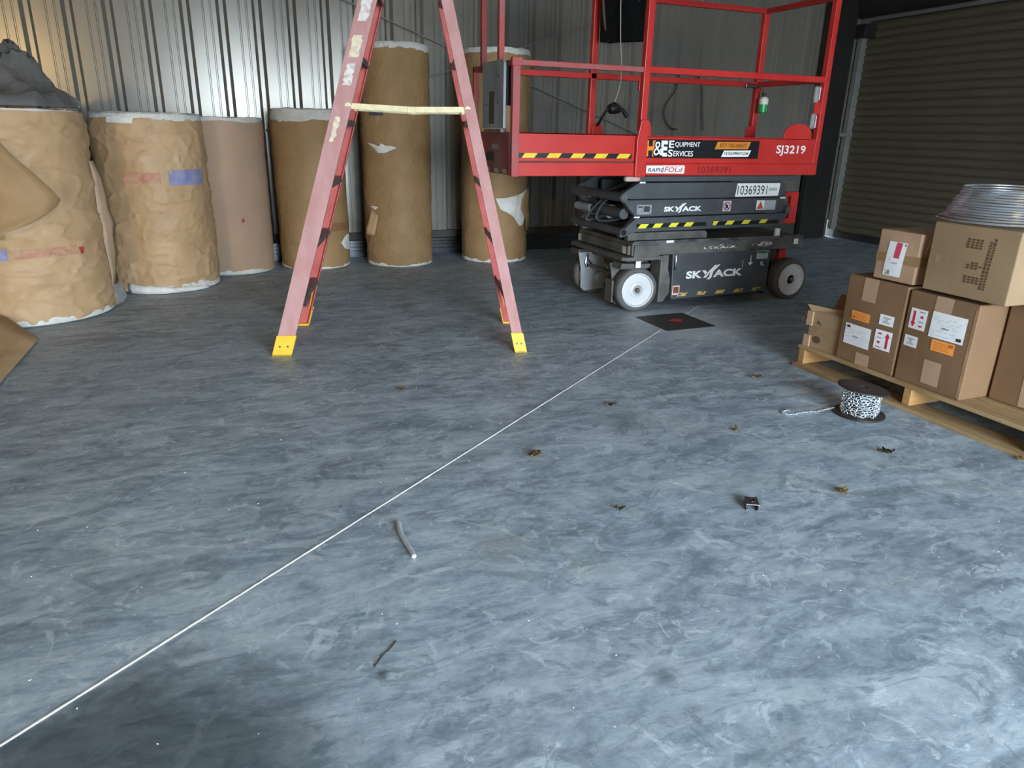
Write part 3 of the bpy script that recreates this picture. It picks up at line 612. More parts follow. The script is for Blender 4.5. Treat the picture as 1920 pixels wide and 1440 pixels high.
# posts and rails
def sq(name, x0, x1, y0, y1, z0, z1, mt='red', **k): return box(name, mt, lift, x0, x1, y0, y1, z0, z1, 0.004, **k)
T = 0.040; ZM, ZT = 1.57, 2.107
sq('post', -EX - 0.003, -EX + 0.045, -0.005, 0.035, 0.918, ZM + 0.01, 'red_dull')
sq('post', -0.010, 0.036, -0.010, 0.034, 1.20, ZT)
np_ = MB().prism([(-0.032, 0.915), (0.045, 0.915), (0.045, 1.17), (0.040, 1.27), (-0.012, 1.27), (-0.034, 1.15)], lambda a, b, d: (a, d, b), -0.026, -0.004).build('post_bracket', 'red', lift, 0.004)
sq('post', LM - 0.030, LM + 0.014, -0.006, 0.038, 1.0, ZT)
sq('post', -0.010, 0.036, W - 0.034, W + 0.010, 0.93, ZT); sq('post', LM - 0.036, LM + 0.010, W - 0.034, W + 0.010, 0.93, ZT)
sq('post', -EX, -EX + 0.032, W - 0.035, W, 0.93, ZM + 0.01, 'red_dull')
sq('gate_post', -EX - 0.002, -EX + 0.034, 0.235, 0.270, ZM, ZT, 'red_dull'); sq('gate_post', -EX - 0.002, -EX + 0.034, 0.545, 0.580, ZM, ZT, 'red_dull')
sq('rail', -EX, 0.0, 0.002, 0.034, ZM - 0.02, ZM + 0.012, 'red_dull'); sq('rail', 0.03, LM, 0.0, 0.034, ZM - 0.022, ZM + 0.018)
sq('rail', -EX, LM, W - 0.034, W, ZM - 0.022, ZM + 0.018); sq('rail', -EX, -EX + 0.032, 0.03, W, ZM - 0.02, ZM + 0.012, 'red_dull')
sq('rail', LM - 0.030, LM + 0.006, 0.03, W, ZM - 0.022, ZM + 0.018)
sq('rail', -EX, LM, 0.0, 0.036, ZT - 0.036, ZT); sq('rail', -EX, LM, W - 0.036, W, ZT - 0.036, ZT); sq('rail', LM - 0.032, LM + 0.006, 0.0, W, ZT - 0.036, ZT); sq('rail', -EX, -EX + 0.034, 0.0, W, ZT - 0.036, ZT)
sq('rail_bracket', -EX - 0.012, -EX + 0.055, -0.012, 0.02, ZM - 0.024, ZM + 0.022, 'red_dull')
def knuckle(x, y, r, wd): 
    pts = [(-wd, 1.17)] + [(wd * -math.cos(PI * i / 10), 1.20 + r * math.sin(PI * i / 10)) for i in range(11)] + [(wd, 1.17)]
    MB().prism(pts, lambda a, b, d: (x + a, y + d, b), 0, 0.012).build('hinge_plate', 'red', lift, 0.002)
knuckle(0.045, 0.0, 0.07, 0.035); knuckle(0.055, W - 0.05, 0.055, 0.045); knuckle(LM - 0.20, -0.002, 0.075, 0.125); knuckle(LM - 0.06, W - 0.05, 0.06, 0.045)
sq('rail_clamp', 0.38, 0.45, W - 0.055, W - 0.03, ZM - 0.085, ZM - 0.02); sq('rail_clamp', LM - 0.15, LM - 0.03, W - 0.05, W - 0.03, ZM - 0.03, ZM + 0.0, 'galv')
tube_ = MB().lathe([(0.012, 1.24), (0.022, 1.25), (0.022, 1.52), (0.012, 1.53)], (LM - 0.055, 0.03, 0), 'z', 16).build('manual_tube', 'film', lift, label='clear plastic tube on the corner post')
box('red_band', 'red', tube_, LM - 0.082, LM - 0.030, 0.004, 0.008, 1.345, 1.42)
MB().box(LM - 0.052, LM - 0.046, 0.005, 0.008, 1.25, 1.33).box(LM - 0.052, LM - 0.046, 0.005, 0.008, 1.435, 1.52).build('painted_glint', 'white', tube_)  # white strips paint in the bright glints on the clear tube
# grey cover on the end rail
gc = MB().prism([(0.10, 1.20), (0.46, 1.20), (0.475, 1.215), (0.475, 1.575), (0.46, 1.59), (0.12, 1.59), (0.10, 1.57)], lambda a, b, d: (-EX - 0.022 + d, a, b), 0, 0.018).build('grey_cover', 'grey_panel', lift, 0.003)
box('slot', 'signblack', gc, -EX - 0.0235, -EX - 0.021, 0.255, 0.345, 1.225, 1.415)
box('edge_gap', 'signblack', gc, -EX - 0.004, -EX + 0.02, 0.085, 0.11, 1.33, 1.58); box('bottom_lip', 'alu', gc, -EX - 0.03, -EX + 0.01, 0.12, 0.42, 1.175, 1.195, 0.003)
mb = MB()
for a, b in ((0.19, 1.50), (0.19, 1.35), (0.40, 1.34), (0.13, 1.575)): mb.lathe([(0.007, -0.026), (0.006, -0.024), (0.006, -0.018)], (-EX, a, b), 'x', 10)
mb.build('screw', 'galv', gc)
# signs on the near side of the platform
fa = nearf(0.0055); fb = nearf(0.0065); fc = nearf(0.0075)
sg = MB().box(0.032, 0.965, -0.0055, -0.0035, 1.035, 1.153).build('hire_sign', 'signblack', toe, label='black hire company sign')
mb = MB(); lettering(mb, 'H', fb, 0.042, 0.120, 1.045, 1.145, 0.06); mb.build('lettering', 'orange', toe)
mb = MB(); lettering(mb, 'E', fb, 0.162, 0.212, 1.045, 1.145, 0.05); lettering(mb, 'QUIPMENT', fb, 0.270, 0.468, 1.103, 1.138, 0.012); lettering(mb, 'ERVICES', fb, 0.262, 0.418, 1.047, 1.082, 0.012)
lettering(mb, 'E', fb, 0.222, 0.262, 1.100, 1.146, 0.02); lettering(mb, 'S', fb, 0.218, 0.256, 1.044, 1.090, 0.02); mb.build('lettering', 'white', toe)
mb = MB(); lettering(mb, '&', fc, 0.098, 0.178, 1.043, 1.147, 0.045); mb.build('lettering', 'signblack', toe)
mb = MB(); lettering(mb, '&', nearf(0.0085), 0.104, 0.172, 1.052, 1.138, -0.002); mb.build('lettering', 'white', toe)
mb = MB(); flatpoly(mb, fb, [(0.590, 1.095), (0.870, 1.098), (0.890, 1.146), (0.610, 1.143)]); mb.build('phone_panel', mat('orange_deep', (0.62, 0.22, 0.02), 0.5), toe)
mb = MB(); lettering(mb, '877-700-RENT', fc, 0.630, 0.860, 1.107, 1.134, 0.02); mb.build('lettering', mat('sign_brown', (0.20, 0.06, 0.01), 0.5), toe)
mb = MB(); flatpoly(mb, fb, [(0.650, 1.045), (0.880, 1.048), (0.900, 1.090), (0.670, 1.087)]); mb.build('web_panel', 'white', toe)
mb = MB(); lettering(mb, 'HE-EQUIPMENT.COM', fc, 0.675, 0.875, 1.058, 1.078, 0.015); mb.build('lettering', 'ink_dark', toe)
mb = MB(); lettering(mb, 'SJ3219', fa, 1.120, 1.385, 1.055, 1.128, 0.018); mb.build('lettering', 'white', toe, label='white letters SJ3219')
fs_ = nearf(0.0235); ft = nearf(0.0243)
mb = MB(); flatpoly(mb, fs_, [(0.050, 0.940), (0.343, 0.937), (0.350, 0.944), (0.350, 0.984), (0.343, 0.990), (0.050, 0.988)]); lab = mb.build('name_plate', 'white', sill)
mb = MB(); lettering(mb, 'RAPI', ft, 0.062, 0.160, 0.948, 0.974, 0.012, 0.2); lettering(mb, 'd', ft, 0.162, 0.188, 0.948, 0.982, 0.012, 0.2); mb.build('lettering', 'ink_dark', sill)
mb = MB(); lettering(mb, 'FOLd', ft, 0.190, 0.335, 0.948, 0.978, 0.012, 0.2); quad(mb, ft, 0.200, 0.330, 0.982, 0.9845); mb.build('lettering', 'ink_red', sill)
mb = MB(); lettering(mb, '10369391', fs_, 0.46, 0.73, 0.940, 0.985, 0.02); mb.build('stencil', 'faint_red', sill, label='faint dark stencilled number')
box('roller', mat('pink_roller', (0.52, 0.38, 0.34), 0.5), lift, -0.09, 0.02, -0.012, 0.03, 0.885, 0.918, 0.012)
# scissor stack, near and far
def tip_poly(kind):
    return {'top': [(0.03, 0.884), (1.36, 0.884), (1.36, 0.918), (0.03, 0.918)],
            'b1': [(0.028, 0.876), (1.245, 0.876), (1.275, 0.86), (1.275, 0.770), (-0.03, 0.770), (-0.085, 0.782), (-0.105, 0.80)],
            'b2': [(-0.085, 0.764), (1.262, 0.764), (1.33, 0.715), (1.33, 0.672), (1.262, 0.660), (0.022, 0.652)],
            'b3': [(0.028, 0.645), (1.26, 0.654), (1.33, 0.66), (1.30, 0.60), (1.25, 0.562), (0.03, 0.552), (-0.085, 0.515), (-0.10, 0.535), (-0.06, 0.575)],
            'b4': [(-0.03, 0.548), (0.60, 0.548), (0.62, 0.53), (0.62, 0.495), (-0.03, 0.495)]}[kind]
arms = {}
for k_ in ('top', 'b1', 'b2', 'b3', 'b4'):
    for y0 in (0.012, W - 0.062):
        d = 0.010 if k_ in ('b2',) else 0.0
        a = MB().prism(tip_poly(k_), lambda a, b, dd: (a, dd, b), y0 + d, y0 + d + 0.048).build('scissor_arm' if k_ not in ('top', 'b4') else 'slide_rail', 'char' if k_ != 'b4' else 'char_worn', lift, 0.004)
        if y0 < 0.1: arms[k_] = a
for k_ in ('b1', 'b2', 'b3'):
    zc = {'b1': 0.82, 'b2': 0.71, 'b3': 0.60}[k_]
    for y0 in (0.13, W - 0.18): box('inner_arm', 'char', lift, 0.06, 1.22, y0, y0 + 0.045, zc - 0.045, zc + 0.045, 0.004)
for x, z, r in ((-0.085, 0.782, 0.030), (-0.075, 0.555, 0.026), (1.31, 0.68, 0.028), (-0.02, 0.665, 0.036)):
    c = MB().lathe([(r, 0.0 if z != 0.665 else 0.10), (r, W)], (x, 0.0, z), 'y', 18).build('cross_tube', 'char', lift)
    if z != 0.665: MB().lathe([(r * 0.75, -0.012), (r * 0.75, -0.004), (r * 0.5, 0.002)], (x, 0.006, z), 'y', 14).build('pin', 'galv' if z < 0.6 else 'char_worn', c)
MB().lathe([(0.050, 0.34), (0.050, W - 0.02)], (0.02, 0, 0.655), 'y', 18).build('cylinder_head', 'grey_panel', lift); MB().tube([(0.02, 0.40, 0.66), (1.1, 0.40, 0.80)], 0.035, 14).build('lift_cylinder', 'char', lift)
MB().lathe([(0.032, 0.52), (0.032, W)], (-0.06, 0, 0.775), 'y', 14).build('far_knuckle', 'grey_panel', lift); MB().lathe([(0.03, 0.52), (0.03, W)], (-0.05, 0, 0.665), 'y', 14).build('far_knuckle', 'grey_panel', lift)
for pts in ([(0.10, 0.50, 0.90), (-0.02, 0.52, 0.885), (-0.06, 0.53, 0.84), (-0.03, 0.54, 0.79), (0.05, 0.45, 0.80), (0.12, 0.35, 0.85), (0.18, 0.3, 0.90)],
            [(0.0, 0.36, 0.76), (-0.05, 0.40, 0.72), (-0.10, 0.45, 0.64), (-0.11, 0.47, 0.59), (-0.06, 0.42, 0.60), (-0.01, 0.30, 0.655), (0.05, 0.18, 0.665)],
            [(0.05, 0.30, 0.78), (-0.03, 0.33, 0.74), (-0.08, 0.36, 0.66), (-0.08, 0.36, 0.60), (-0.02, 0.28, 0.60), (0.04, 0.2, 0.63)]):
    P = [Vector(p) for p in pts]; sm = []
    for i in range(len(P) - 1):
        a, b, c_, d = P[max(0, i - 1)], P[i], P[i + 1], P[min(len(P) - 1, i + 2)]
        for q in range(6):
            t = q / 6; sm.append(0.5 * ((2 * b) + (c_ - a) * t + (2 * a - 5 * b + 4 * c_ - d) * t * t + (3 * b - a - 3 * c_ + d) * t ** 3))
    MB().tube(sm, 0.0085, 8).build('hydraulic_hose', 'hose', lift)
mb = MB()
for x, z in ((0.05, 0.878), (0.025, 0.652), (1.25, 0.764)): mb.box(x - 0.022, x + 0.022, 0.004, 0.014, z - 0.005, z + 0.005)
mb.build('slide_pad', 'white', lift, 0.002)
for k_, x, z in (('b1', 0.70, 0.825), ('b2', 0.66, 0.712), ('b3', 0.63, 0.602)):
    MB().lathe([(0.032, 0.004), (0.030, -0.001), (0.016, -0.003), (0.012, -0.008), (0.004, -0.008)], (x, 0.010 + (0.010 if k_ == 'b2' else 0), z), 'y', 20).build('pivot_boss', 'char', arms[k_])
# markings on the arms
def af(y): return lambda a, b: (a, y, b)
f1, f1b = af(0.0105), af(0.0095); f2, f2b = af(0.0205), af(0.0195)
mb = MB(); flatpoly(mb, f1, [(0.822, 0.776), (1.20, 0.779), (1.208, 0.785), (1.214, 0.862), (1.208, 0.868), (0.832, 0.868)]); mb.build('number_plate', 'white', arms['b1'], label='white plate with number 10369391')
mb = MB(); lettering(mb, '10369391', f1b, 0.838, 1.100, 0.790, 0.853, 0.0); mb.build('lettering', 'ink_dark', arms['b1'])
mb = MB()
for q in range(11): quad(mb, f1b, 1.115 + 0.007 * q, 1.115 + 0.007 * q + (0.003 if q % 3 else 0.0045), 0.815, 0.836)
mb.build('bar_code', 'ink', arms['b1'])
def logo(mb, fn, a0, a1, b0, b1):
    """seven-letter wordmark whose Y and J are long slanted strokes"""
    w_ = a1 - a0; h = b1 - b0; c = lambda u: a0 + u * w_; d = lambda v: b0 + v * h
    lettering(mb, 'SK', fn, c(0.0), c(0.275), d(0), d(1), 0.045)
    flatpoly(mb, fn, [(c(0.272), d(1.0)), (c(0.332), d(1.0)), (c(0.378), d(0.52)), (c(0.335), d(0.38))])
    flatpoly(mb, fn, [(c(0.30), d(0)), (c(0.355), d(0)), (c(0.405), d(0.62)), (c(0.530), d(1.62)), (c(0.490), d(1.62)), (c(0.345), d(0.50))])
    flatpoly(mb, fn, [(c(0.365), d(-0.22)), (c(0.410), d(-0.26)), (c(0.448), d(0.0)), (c(0.470), d(0.78)), (c(0.585), d(1.66)), (c(0.548), d(1.66)), (c(0.418), d(0.78)), (c(0.400), d(0.02))])
    lettering(mb, 'ACK', fn, c(0.475), c(1.0), d(0), d(1), 0.045)
    return mb
logo(MB(), f2b, 0.245, 0.555, 0.683, 0.717).build('lettering', 'white', arms['b2'], label='white wordmark')
mb = MB(); quad(mb, f2, 0.030, 0.145, 0.668, 0.732); mb.build('worn_sticker', 'sticker_grey', arms['b2']); mb = MB(); quad(mb, f2b, 0.085, 0.130, 0.685, 0.722); quad(mb, f2b, 0.040, 0.075, 0.712, 0.722); mb.build('sticker_print', 'ink_dark', arms['b2'])
mb = MB(); quad(mb, f2, 0.735, 0.805, 0.677, 0.748); mb.build('no_hands_sticker', mat('sticker_pink', (0.62, 0.50, 0.54), 0.5), arms['b2'], label='no hands warning sticker')
mb = MB(); ring(mb, f2b, 0.770, 0.712, 0.024, 0.030); disc(mb, f2b, 0.768, 0.706, 0.011, 10, 0.013)
for q in range(4): quad(mb, f2b, 0.757 + 0.006 * q, 0.761 + 0.006 * q, 0.710, 0.726)
flatpoly(mb, f2b, [(0.750, 0.732), (0.754, 0.736), (0.792, 0.692), (0.788, 0.688)]); mb.build('sticker_print', 'ink_dark', arms['b2'])
mb = MB(); quad(mb, f2, 1.030, 1.100, 0.682, 0.748); mb.build('warning_sticker', 'sticker', arms['b2'], label='warning triangle sticker'); mb = MB(); quad(mb, f2, 1.100, 1.205, 0.680, 0.748); mb.build('warning_sticker', mat('sticker_pale', (0.36, 0.39, 0.41), 0.5), arms['b2'])
mb = MB(); flatpoly(mb, f2b, [(1.036, 0.687), (1.094, 0.687), (1.066, 0.745)]); mb.build('sticker_print', mat('warn_orange', (0.48, 0.09, 0.02), 0.5), arms['b2'])
mb = MB(); quad(mb, f1, 0.03, 1.245, 0.580, 0.607); tpe = mb.build('hazard_tape', 'signblack', arms['b3'])
for a in (0.040, 0.155, 0.285, 0.410, 0.620, 0.760, 0.905, 1.060):
    sk = 0.0; z0 = 0.577 + 0.010 * (a / 1.2); flatpoly(MB(), f1b, [(a, z0), (a + 0.062, z0), (a + 0.088, z0 + 0.028), (a + 0.024, z0 + 0.028)]).build('yellow_block', 'lemon', arms['b3'])
# chassis
dk = MB().box(-0.01, 1.475, -0.025, W + 0.03, 0.395, 0.488).build('chassis_deck', 'char_worn', lift, 0.006)
mb = MB(); mb.box(0.0, 1.47, -0.028, -0.02, 0.478, 0.496); mb.build('deck_lip', mat('deck_lip_worn', (0.15, 0.16, 0.165), 0.5, 0.2, (0.05, 0.052, 0.055), 12), lift, 0.002)
mb = MB(); mb.prism([(-0.085, -0.02), (-0.055, -0.045), (0.22, -0.045), (0.22, W + 0.05), (-0.055, W + 0.05), (-0.085, W + 0.02)], lambda a, b, d: (a, b, d), 0.366, 0.392); mb.build('front_bumper', 'char_worn', lift, 0.004)
box('corner_bracket', 'char_worn', lift, 0.0, 0.20, -0.040, -0.022, 0.375, 0.47, 0.004)
box('corner_bracket', 'char_worn', lift, -0.03, -0.008, 0.0, W, 0.40, 0.462, 0.004)
fdk = nearf(0.0262)
mb = MB(); logo(mb, fdk, 0.575, 0.865, 0.422, 0.440); mb.build('worn_lettering', 'white_worn', dk, label='half worn away wordmark')
mb = MB(); ring(mb, lambda a, b: fdk(1.115 + (a) * 3.0, 0.440 + b * 0.75), 0, 0, 0.018, 0.023)
for q in range(6): quad(mb, fdk, 1.070 + 0.016 * q, 1.080 + 0.016 * q, 0.432, 0.448)
quad(mb, fdk, 1.0, 1.035, 0.432, 0.446); mb.build('small_marking', 'white_worn', dk)
mb = MB(); quad(mb, fdk, 1.385, 1.425, 0.428, 0.468); quad(mb, nearf(0.0415), 0.235, 0.236, 0.4, 0.401); mb.build('reflector', 'sticker', dk); mb = MB(); quad(mb, nearf(0.0292), 0.255, 0.315, 0.478, 0.494); mb.build('reflector', 'white', dk)
mb = MB(); quad(mb, lambda a, b: (-0.0315, a, b), 0.02, 0.07, 0.405, 0.455); quad(mb, lambda a, b: (-0.0315, a, b), W - 0.05, W + 0.0, 0.405, 0.455); mb.build('reflector', 'old_label', dk)
box('underframe', 'base_dark', lift, 0.20, 1.40, 0.16, W - 0.16, 0.12, 0.40)
tray = MB().prism([(0.325, 0.398), (1.185, 0.402), (1.185, 0.085), (1.15, 0.078), (0.36, 0.072), (0.34, 0.08)], lambda a, b, d: (a, d, b), -0.022, 0.26).build('battery_tray', 'char', lift, 0.006)
MB().prism([(0.325, 0.398), (1.185, 0.402), (1.185, 0.085), (0.34, 0.08)], lambda a, b, d: (a, d, b), W - 0.26, W + 0.02).build('battery_tray', 'char', lift, 0.006)
ftray = nearf(0.0232); ftb = nearf(0.0240)
logo(MB(), ftray, 0.450, 0.945, 0.215, 0.270).build('lettering', 'white', tray, label='large white wordmark')
for q in range(5): a = 0.385 + 0.165 * q; flatpoly(MB(), ftray, [(a, 0.092), (a + 0.075, 0.092), (a + 0.095, 0.118), (a + 0.02, 0.118)]).build('worn_stripe', 'yellow_worn', tray)
mb = MB(); quad(mb, ftray, 0.345, 0.405, 0.105, 0.172); mb.build('tray_sticker', mat('sticker_cream', (0.62, 0.52, 0.46), 0.5), tray); mb = MB(); quad(mb, ftb, 0.352, 0.398, 0.118, 0.164); mb.build('tray_sticker', mat('sticker_brown', (0.20, 0.05, 0.035), 0.5), tray)
mb = MB(); quad(mb, ftray, 1.055, 1.160, 0.330, 0.392); mb.build('tray_sticker', mat('sticker_mint', (0.50, 0.56, 0.56), 0.5, 0, (0.36, 0.42, 0.42), 60), tray); mb = MB(); quad(mb, ftb, 1.062, 1.153, 0.372, 0.389); mb.build('tray_sticker', mat('sticker_green', (0.03, 0.14, 0.09), 0.5), tray)
mb = MB(); quad(mb, ftray, 1.085, 1.150, 0.268, 0.322); mb.build('tray_sticker', mat('sticker_navy', (0.03, 0.035, 0.10), 0.5), tray); mb = MB(); quad(mb, ftb, 1.098, 1.104, 0.282, 0.312); quad(mb, ftb, 1.112, 1.120, 0.278, 0.312); quad(mb, ftb, 1.112, 1.138, 0.278, 0.285); mb.build('sticker_print', 'white', tray)
mb = MB(); flatpoly(mb, ftray, [(0.985, 0.305), (1.005, 0.285), (1.03, 0.31), (1.012, 0.312), (1.01, 0.36), (1.004, 0.36), (1.003, 0.312)]); quad(mb, ftray, 0.935, 0.939, 0.275, 0.325); mb.build('paint_scrape', 'sticker', tray)
mb = MB(); mb.tube([(0.345, -0.028, 0.385), (0.345, -0.034, 0.36), (0.345, -0.034, 0.30), (0.345, -0.028, 0.285)], 0.006, 8); mb.build('latch_handle', 'galv', tray)
mb = MB(); mb.tube([(1.10, -0.01, 0.095), (1.155, -0.03, 0.085)], 0.018, 12); mb.build('tray_lock', 'galv', tray)
box('pothole_guard', 'char_worn', lift, 0.225, 0.250, -0.03, 0.10, 0.06, 0.39, 0.006); MB().prism([(0.22, 0.39), (0.30, 0.39), (0.30, 0.30), (0.325, 0.22), (0.325, 0.12), (0.28, 0.06), (0.245, 0.06)], lambda a, b, d: (a, d, b), -0.012, -0.002).build('pothole_guard', 'char_worn', lift, 0.002)
def wheel(x, y, yaw, face):
    """face -1: rim looks to the camera side"""
    g = MB(); R_ = 0.155; hw = 0.058
    prof = [(0.113, -hw), (R_ - 0.016, -hw), (R_ - 0.004, -hw + 0.010), (R_, -hw + 0.022), (R_, hw - 0.022), (R_ - 0.004, hw - 0.010), (R_ - 0.016, hw), (0.113, hw)]
    ty = g.lathe(prof, (0, 0, 0), 'y', 48, True).build('wheel', 'tyre', lift); ty.location = (x, y, R_); ty.rotation_euler = (0, 0, yaw)
    o = -(hw + 0.002)
    pr = [(0.118, o + 0.010), (0.120, o - 0.002), (0.113, o - 0.004), (0.107, o + 0.012), (0.086, o + 0.020), (0.062, o + 0.018), (0.054, o + 0.006), (0.036, o + 0.002), (0.032, o + 0.010), (0.010, o + 0.010)]
    rm = MB().lathe(pr, (0, 0, 0), 'y', 40).build('rim', 'rim', ty)
    MB().lathe([(0.018, o + 0.012), (0.018, o - 0.002), (0.011, o - 0.008), (0.003, o - 0.008)], (0, 0, 0), 'y', 6).build('hub_nut', 'hub', ty)
    return ty
wheel(0.070, 0.045, math.radians(-6), -1); wheel(1.425, 0.045, 0, -1)
wheel(0.070, W - 0.045, math.radians(-6), 1); wheel(1.425, W - 0.045, 0, 1)
# steering gear seen between the front wheels
box('front_axle', 'char_worn', lift, 0.02, 0.14, 0.06, W - 0.06, 0.315, 0.37, 0.005)
for y, far in ((0.045, False), (W - 0.045, True)):
    s = 1 if not far else -1
    MB().prism([(-0.08, 0.305), (0.15, 0.305), (0.16, 0.335), (-0.07, 0.345)], lambda a, b, d: (a, d, b), y - 0.05, y + 0.075).build('steering_yoke', 'char_worn', lift, 0.004)
    MB().lathe([(0.030, 0.33), (0.030, 0.385)], (0.06, y + 0.02 * s, 0), 'z', 16).build('king_pin', 'char_worn', lift)
    yy = y + s * 0.075
    MB().prism([(-0.09, 0.33), (0.12, 0.33), (0.155, 0.17), (0.145, 0.045), (-0.03, 0.032), (-0.06, 0.06), (-0.065, 0.20)], lambda a, b, d: (a, yy + d * s, b), 0, 0.016).build('motor_plate', 'grey_panel' if far else 'char_worn', lift, 0.004)
    MB().lathe([(0.048, 0.0), (0.048, 0.05), (0.03, 0.06)] if not far else [(0.03, -0.06), (0.048, -0.05), (0.048, 0.0)], (0.085, yy + 0.014 * s, 0.135), 'y', 20).build('drive_motor', 'grey_panel', lift)
mb = MB(); mb.tube([(-0.02, W - 0.13, 0.30), (-0.03, W - 0.14, 0.25), (-0.02, W - 0.14, 0.22)], 0.012, 8); mb.build('hose_fitting', 'galv', lift); MB().tube([(0.02, W - 0.14, 0.24), (-0.02, W - 0.15, 0.28), (-0.02, W - 0.15, 0.32)], 0.008, 8).build('hydraulic_hose', 'hose', lift)
MB().tube([(-0.03, 0.12, 0.24), (0.0, 0.3, 0.235), (-0.02, W - 0.2, 0.24)], 0.014, 10).build('tie_rod', 'char_worn', lift)
box('front_skid', 'char_worn', lift, -0.10, -0.085, 0.06, 0.16, 0.06, 0.22, 0.006)
box('wheel_label', 'white', lift, 0.025, 0.065, -0.028, -0.024, 0.315, 0.36, 0.003)
# red ladder rack at the rear
rk = MB(); rk.prism([(1.395, 0.555), (1.545, 0.555), (1.545, 0.79), (1.415, 0.79), (1.415, 0.765), (1.475, 0.755), (1.475, 0.60), (1.395, 0.575)], lambda a, b, d: (a, d, b), 0.16, 0.20); rk.build('rear_ladder', 'red', lift, 0.003)
rk = MB(); rk.prism([(1.43, 0.20), (1.50, 0.20), (1.50, 0.40), (1.43, 0.40)], lambda a, b, d: (a, d, b), 0.16, 0.20); rk.build('rear_ladder', 'red', lift, 0.003)
MB().lathe([(0.022, 0.49), (0.022, 0.545)], (1.245, 0.01, 0), 'z', 14).build('deck_knob', 'sticker', lift)

# things on the lift
bagm = MB(); n = 9; vs_ = []; fs = []
def bagp(u, v_, s):
    x = 2.595 + 0.395 * u + 0.02 * v_; z = 2.16 - 0.37 * v_ + (0.035 * (u - 0.4)) * v_
    return (x, 4.855 + s * (0.075 * math.sin(PI * min(1, max(0, u))) ** 0.5 * (0.4 + 0.6 * v_)) + 0.008 * noise.noise(Vector((u * 4, v_ * 4, s))), z + 0.008 * noise.noise(Vector((u * 5, 2, v_ * 3))))
for s in (-1, 1):
    o_ = len(vs_)
    for i in range(n + 1):
        for j in range(n + 1): vs_.append(bagp(i / n, j / n, s))
    for i in range(n):
        for j in range(n): fs.append((o_ + i * (n + 1) + j, o_ + i * (n + 1) + j + 1, o_ + (i + 1) * (n + 1) + j + 1, o_ + (i + 1) * (n + 1) + j))
m1 = (n + 1) ** 2
for i in range(n): fs.append((i * (n + 1) + n, (i + 1) * (n + 1) + n, m1 + (i + 1) * (n + 1) + n, m1 + i * (n + 1) + n)); fs.append((i * (n + 1), (i + 1) * (n + 1), m1 + (i + 1) * (n + 1), m1 + i * (n + 1)))
for j in range(n): fs.append((j, j + 1, m1 + j + 1, m1 + j)); e = n * (n + 1); fs.append((e + j, e + j + 1, m1 + e + j + 1, m1 + e + j))
bagm.add(vs_, fs); bagm.smooth = True
tb = thing('tool_bag', 'black cloth bag hanging on the far rail of the lift', 'bag', (0, 0, 0)); bagm.build('bag_body', 'black_cloth', tb)
mb = MB(); mb.tube([(2.78, 4.765, 2.17), (2.80, 4.762, 2.11), (2.84, 4.762, 2.075), (2.86, 4.765, 2.05)], 0.014, 8); mb.build('handle_strap', mat('strap_grey', (0.06, 0.065, 0.07), 0.6), tb)
MB().tube([(2.60, 4.84, 2.12), (2.625, 4.84, 1.95), (2.66, 4.84, 1.78)], 0.010, 8).build('edge_binding', mat('strap_brown', (0.07, 0.045, 0.03), 0.7), tb)
# hanging cord with a black clip-on gadget at its end
gd = thing('cord_plug', 'black gadget on a grey cord beside the far lift post', 'electrical gadget', (0, 0, 0))
MB().tube([(2.695, 4.75, 2.15), (2.70, 4.75, 2.0), (2.715, 4.75, 1.80), (2.745, 4.76, 1.62), (2.757, 4.78, 1.53), (2.75, 4.80, 1.45), (2.735, 4.82, 1.38)], 0.004, 8).build('cord', 'cable_grey', gd)
MB().tube([(2.70, 4.82, 1.345), (2.74, 4.82, 1.355), (2.785, 4.82, 1.345)], [0.032, 0.042, 0.026], 12).build('body', 'black', gd)
MB().tube([(2.785, 4.82, 1.345), (2.81, 4.82, 1.345), (2.835, 4.82, 1.315), (2.85, 4.82, 1.295)], [0.012, 0.014, 0.016, 0.014], 10).build('handle', 'black', gd)
MB().tube([(2.70, 4.83, 1.35), (2.675, 4.84, 1.32), (2.66, 4.87, 1.27), (2.655, 4.90, 1.235)], 0.010, 8).build('arm', 'black', gd)
MB().tube([(2.722, 4.775, 1.36), (2.745, 4.775, 1.385), (2.755, 4.775, 1.36)], 0.004, 6).build('clip', 'galv', gd)
bt = thing('spray_bottle', 'small white and green bottle on the far right lift post', 'bottle', (4.09, 4.85, 0))
MB().lathe([(0.022, 1.355), (0.034, 1.365), (0.036, 1.42)], (0, 0, 0), 'z', 18).build('lower_half', 'green', bt); MB().lathe([(0.036, 1.4205), (0.036, 1.46), (0.022, 1.475)], (0, 0, 0), 'z', 18).build('upper_half', 'bottle', bt); MB().lathe([(0.017, 1.475), (0.017, 1.50), (0.010, 1.505)], (0, 0, 0), 'z', 12).build('cap', 'ink_dark', bt)
mb = MB(); mb.tube([(0, 0, 1.50), (-0.02, 0.02, 1.53), (-0.02, 0.05, 1.55)], 0.003, 6); mb.build('hanging_loop', 'cable', bt)
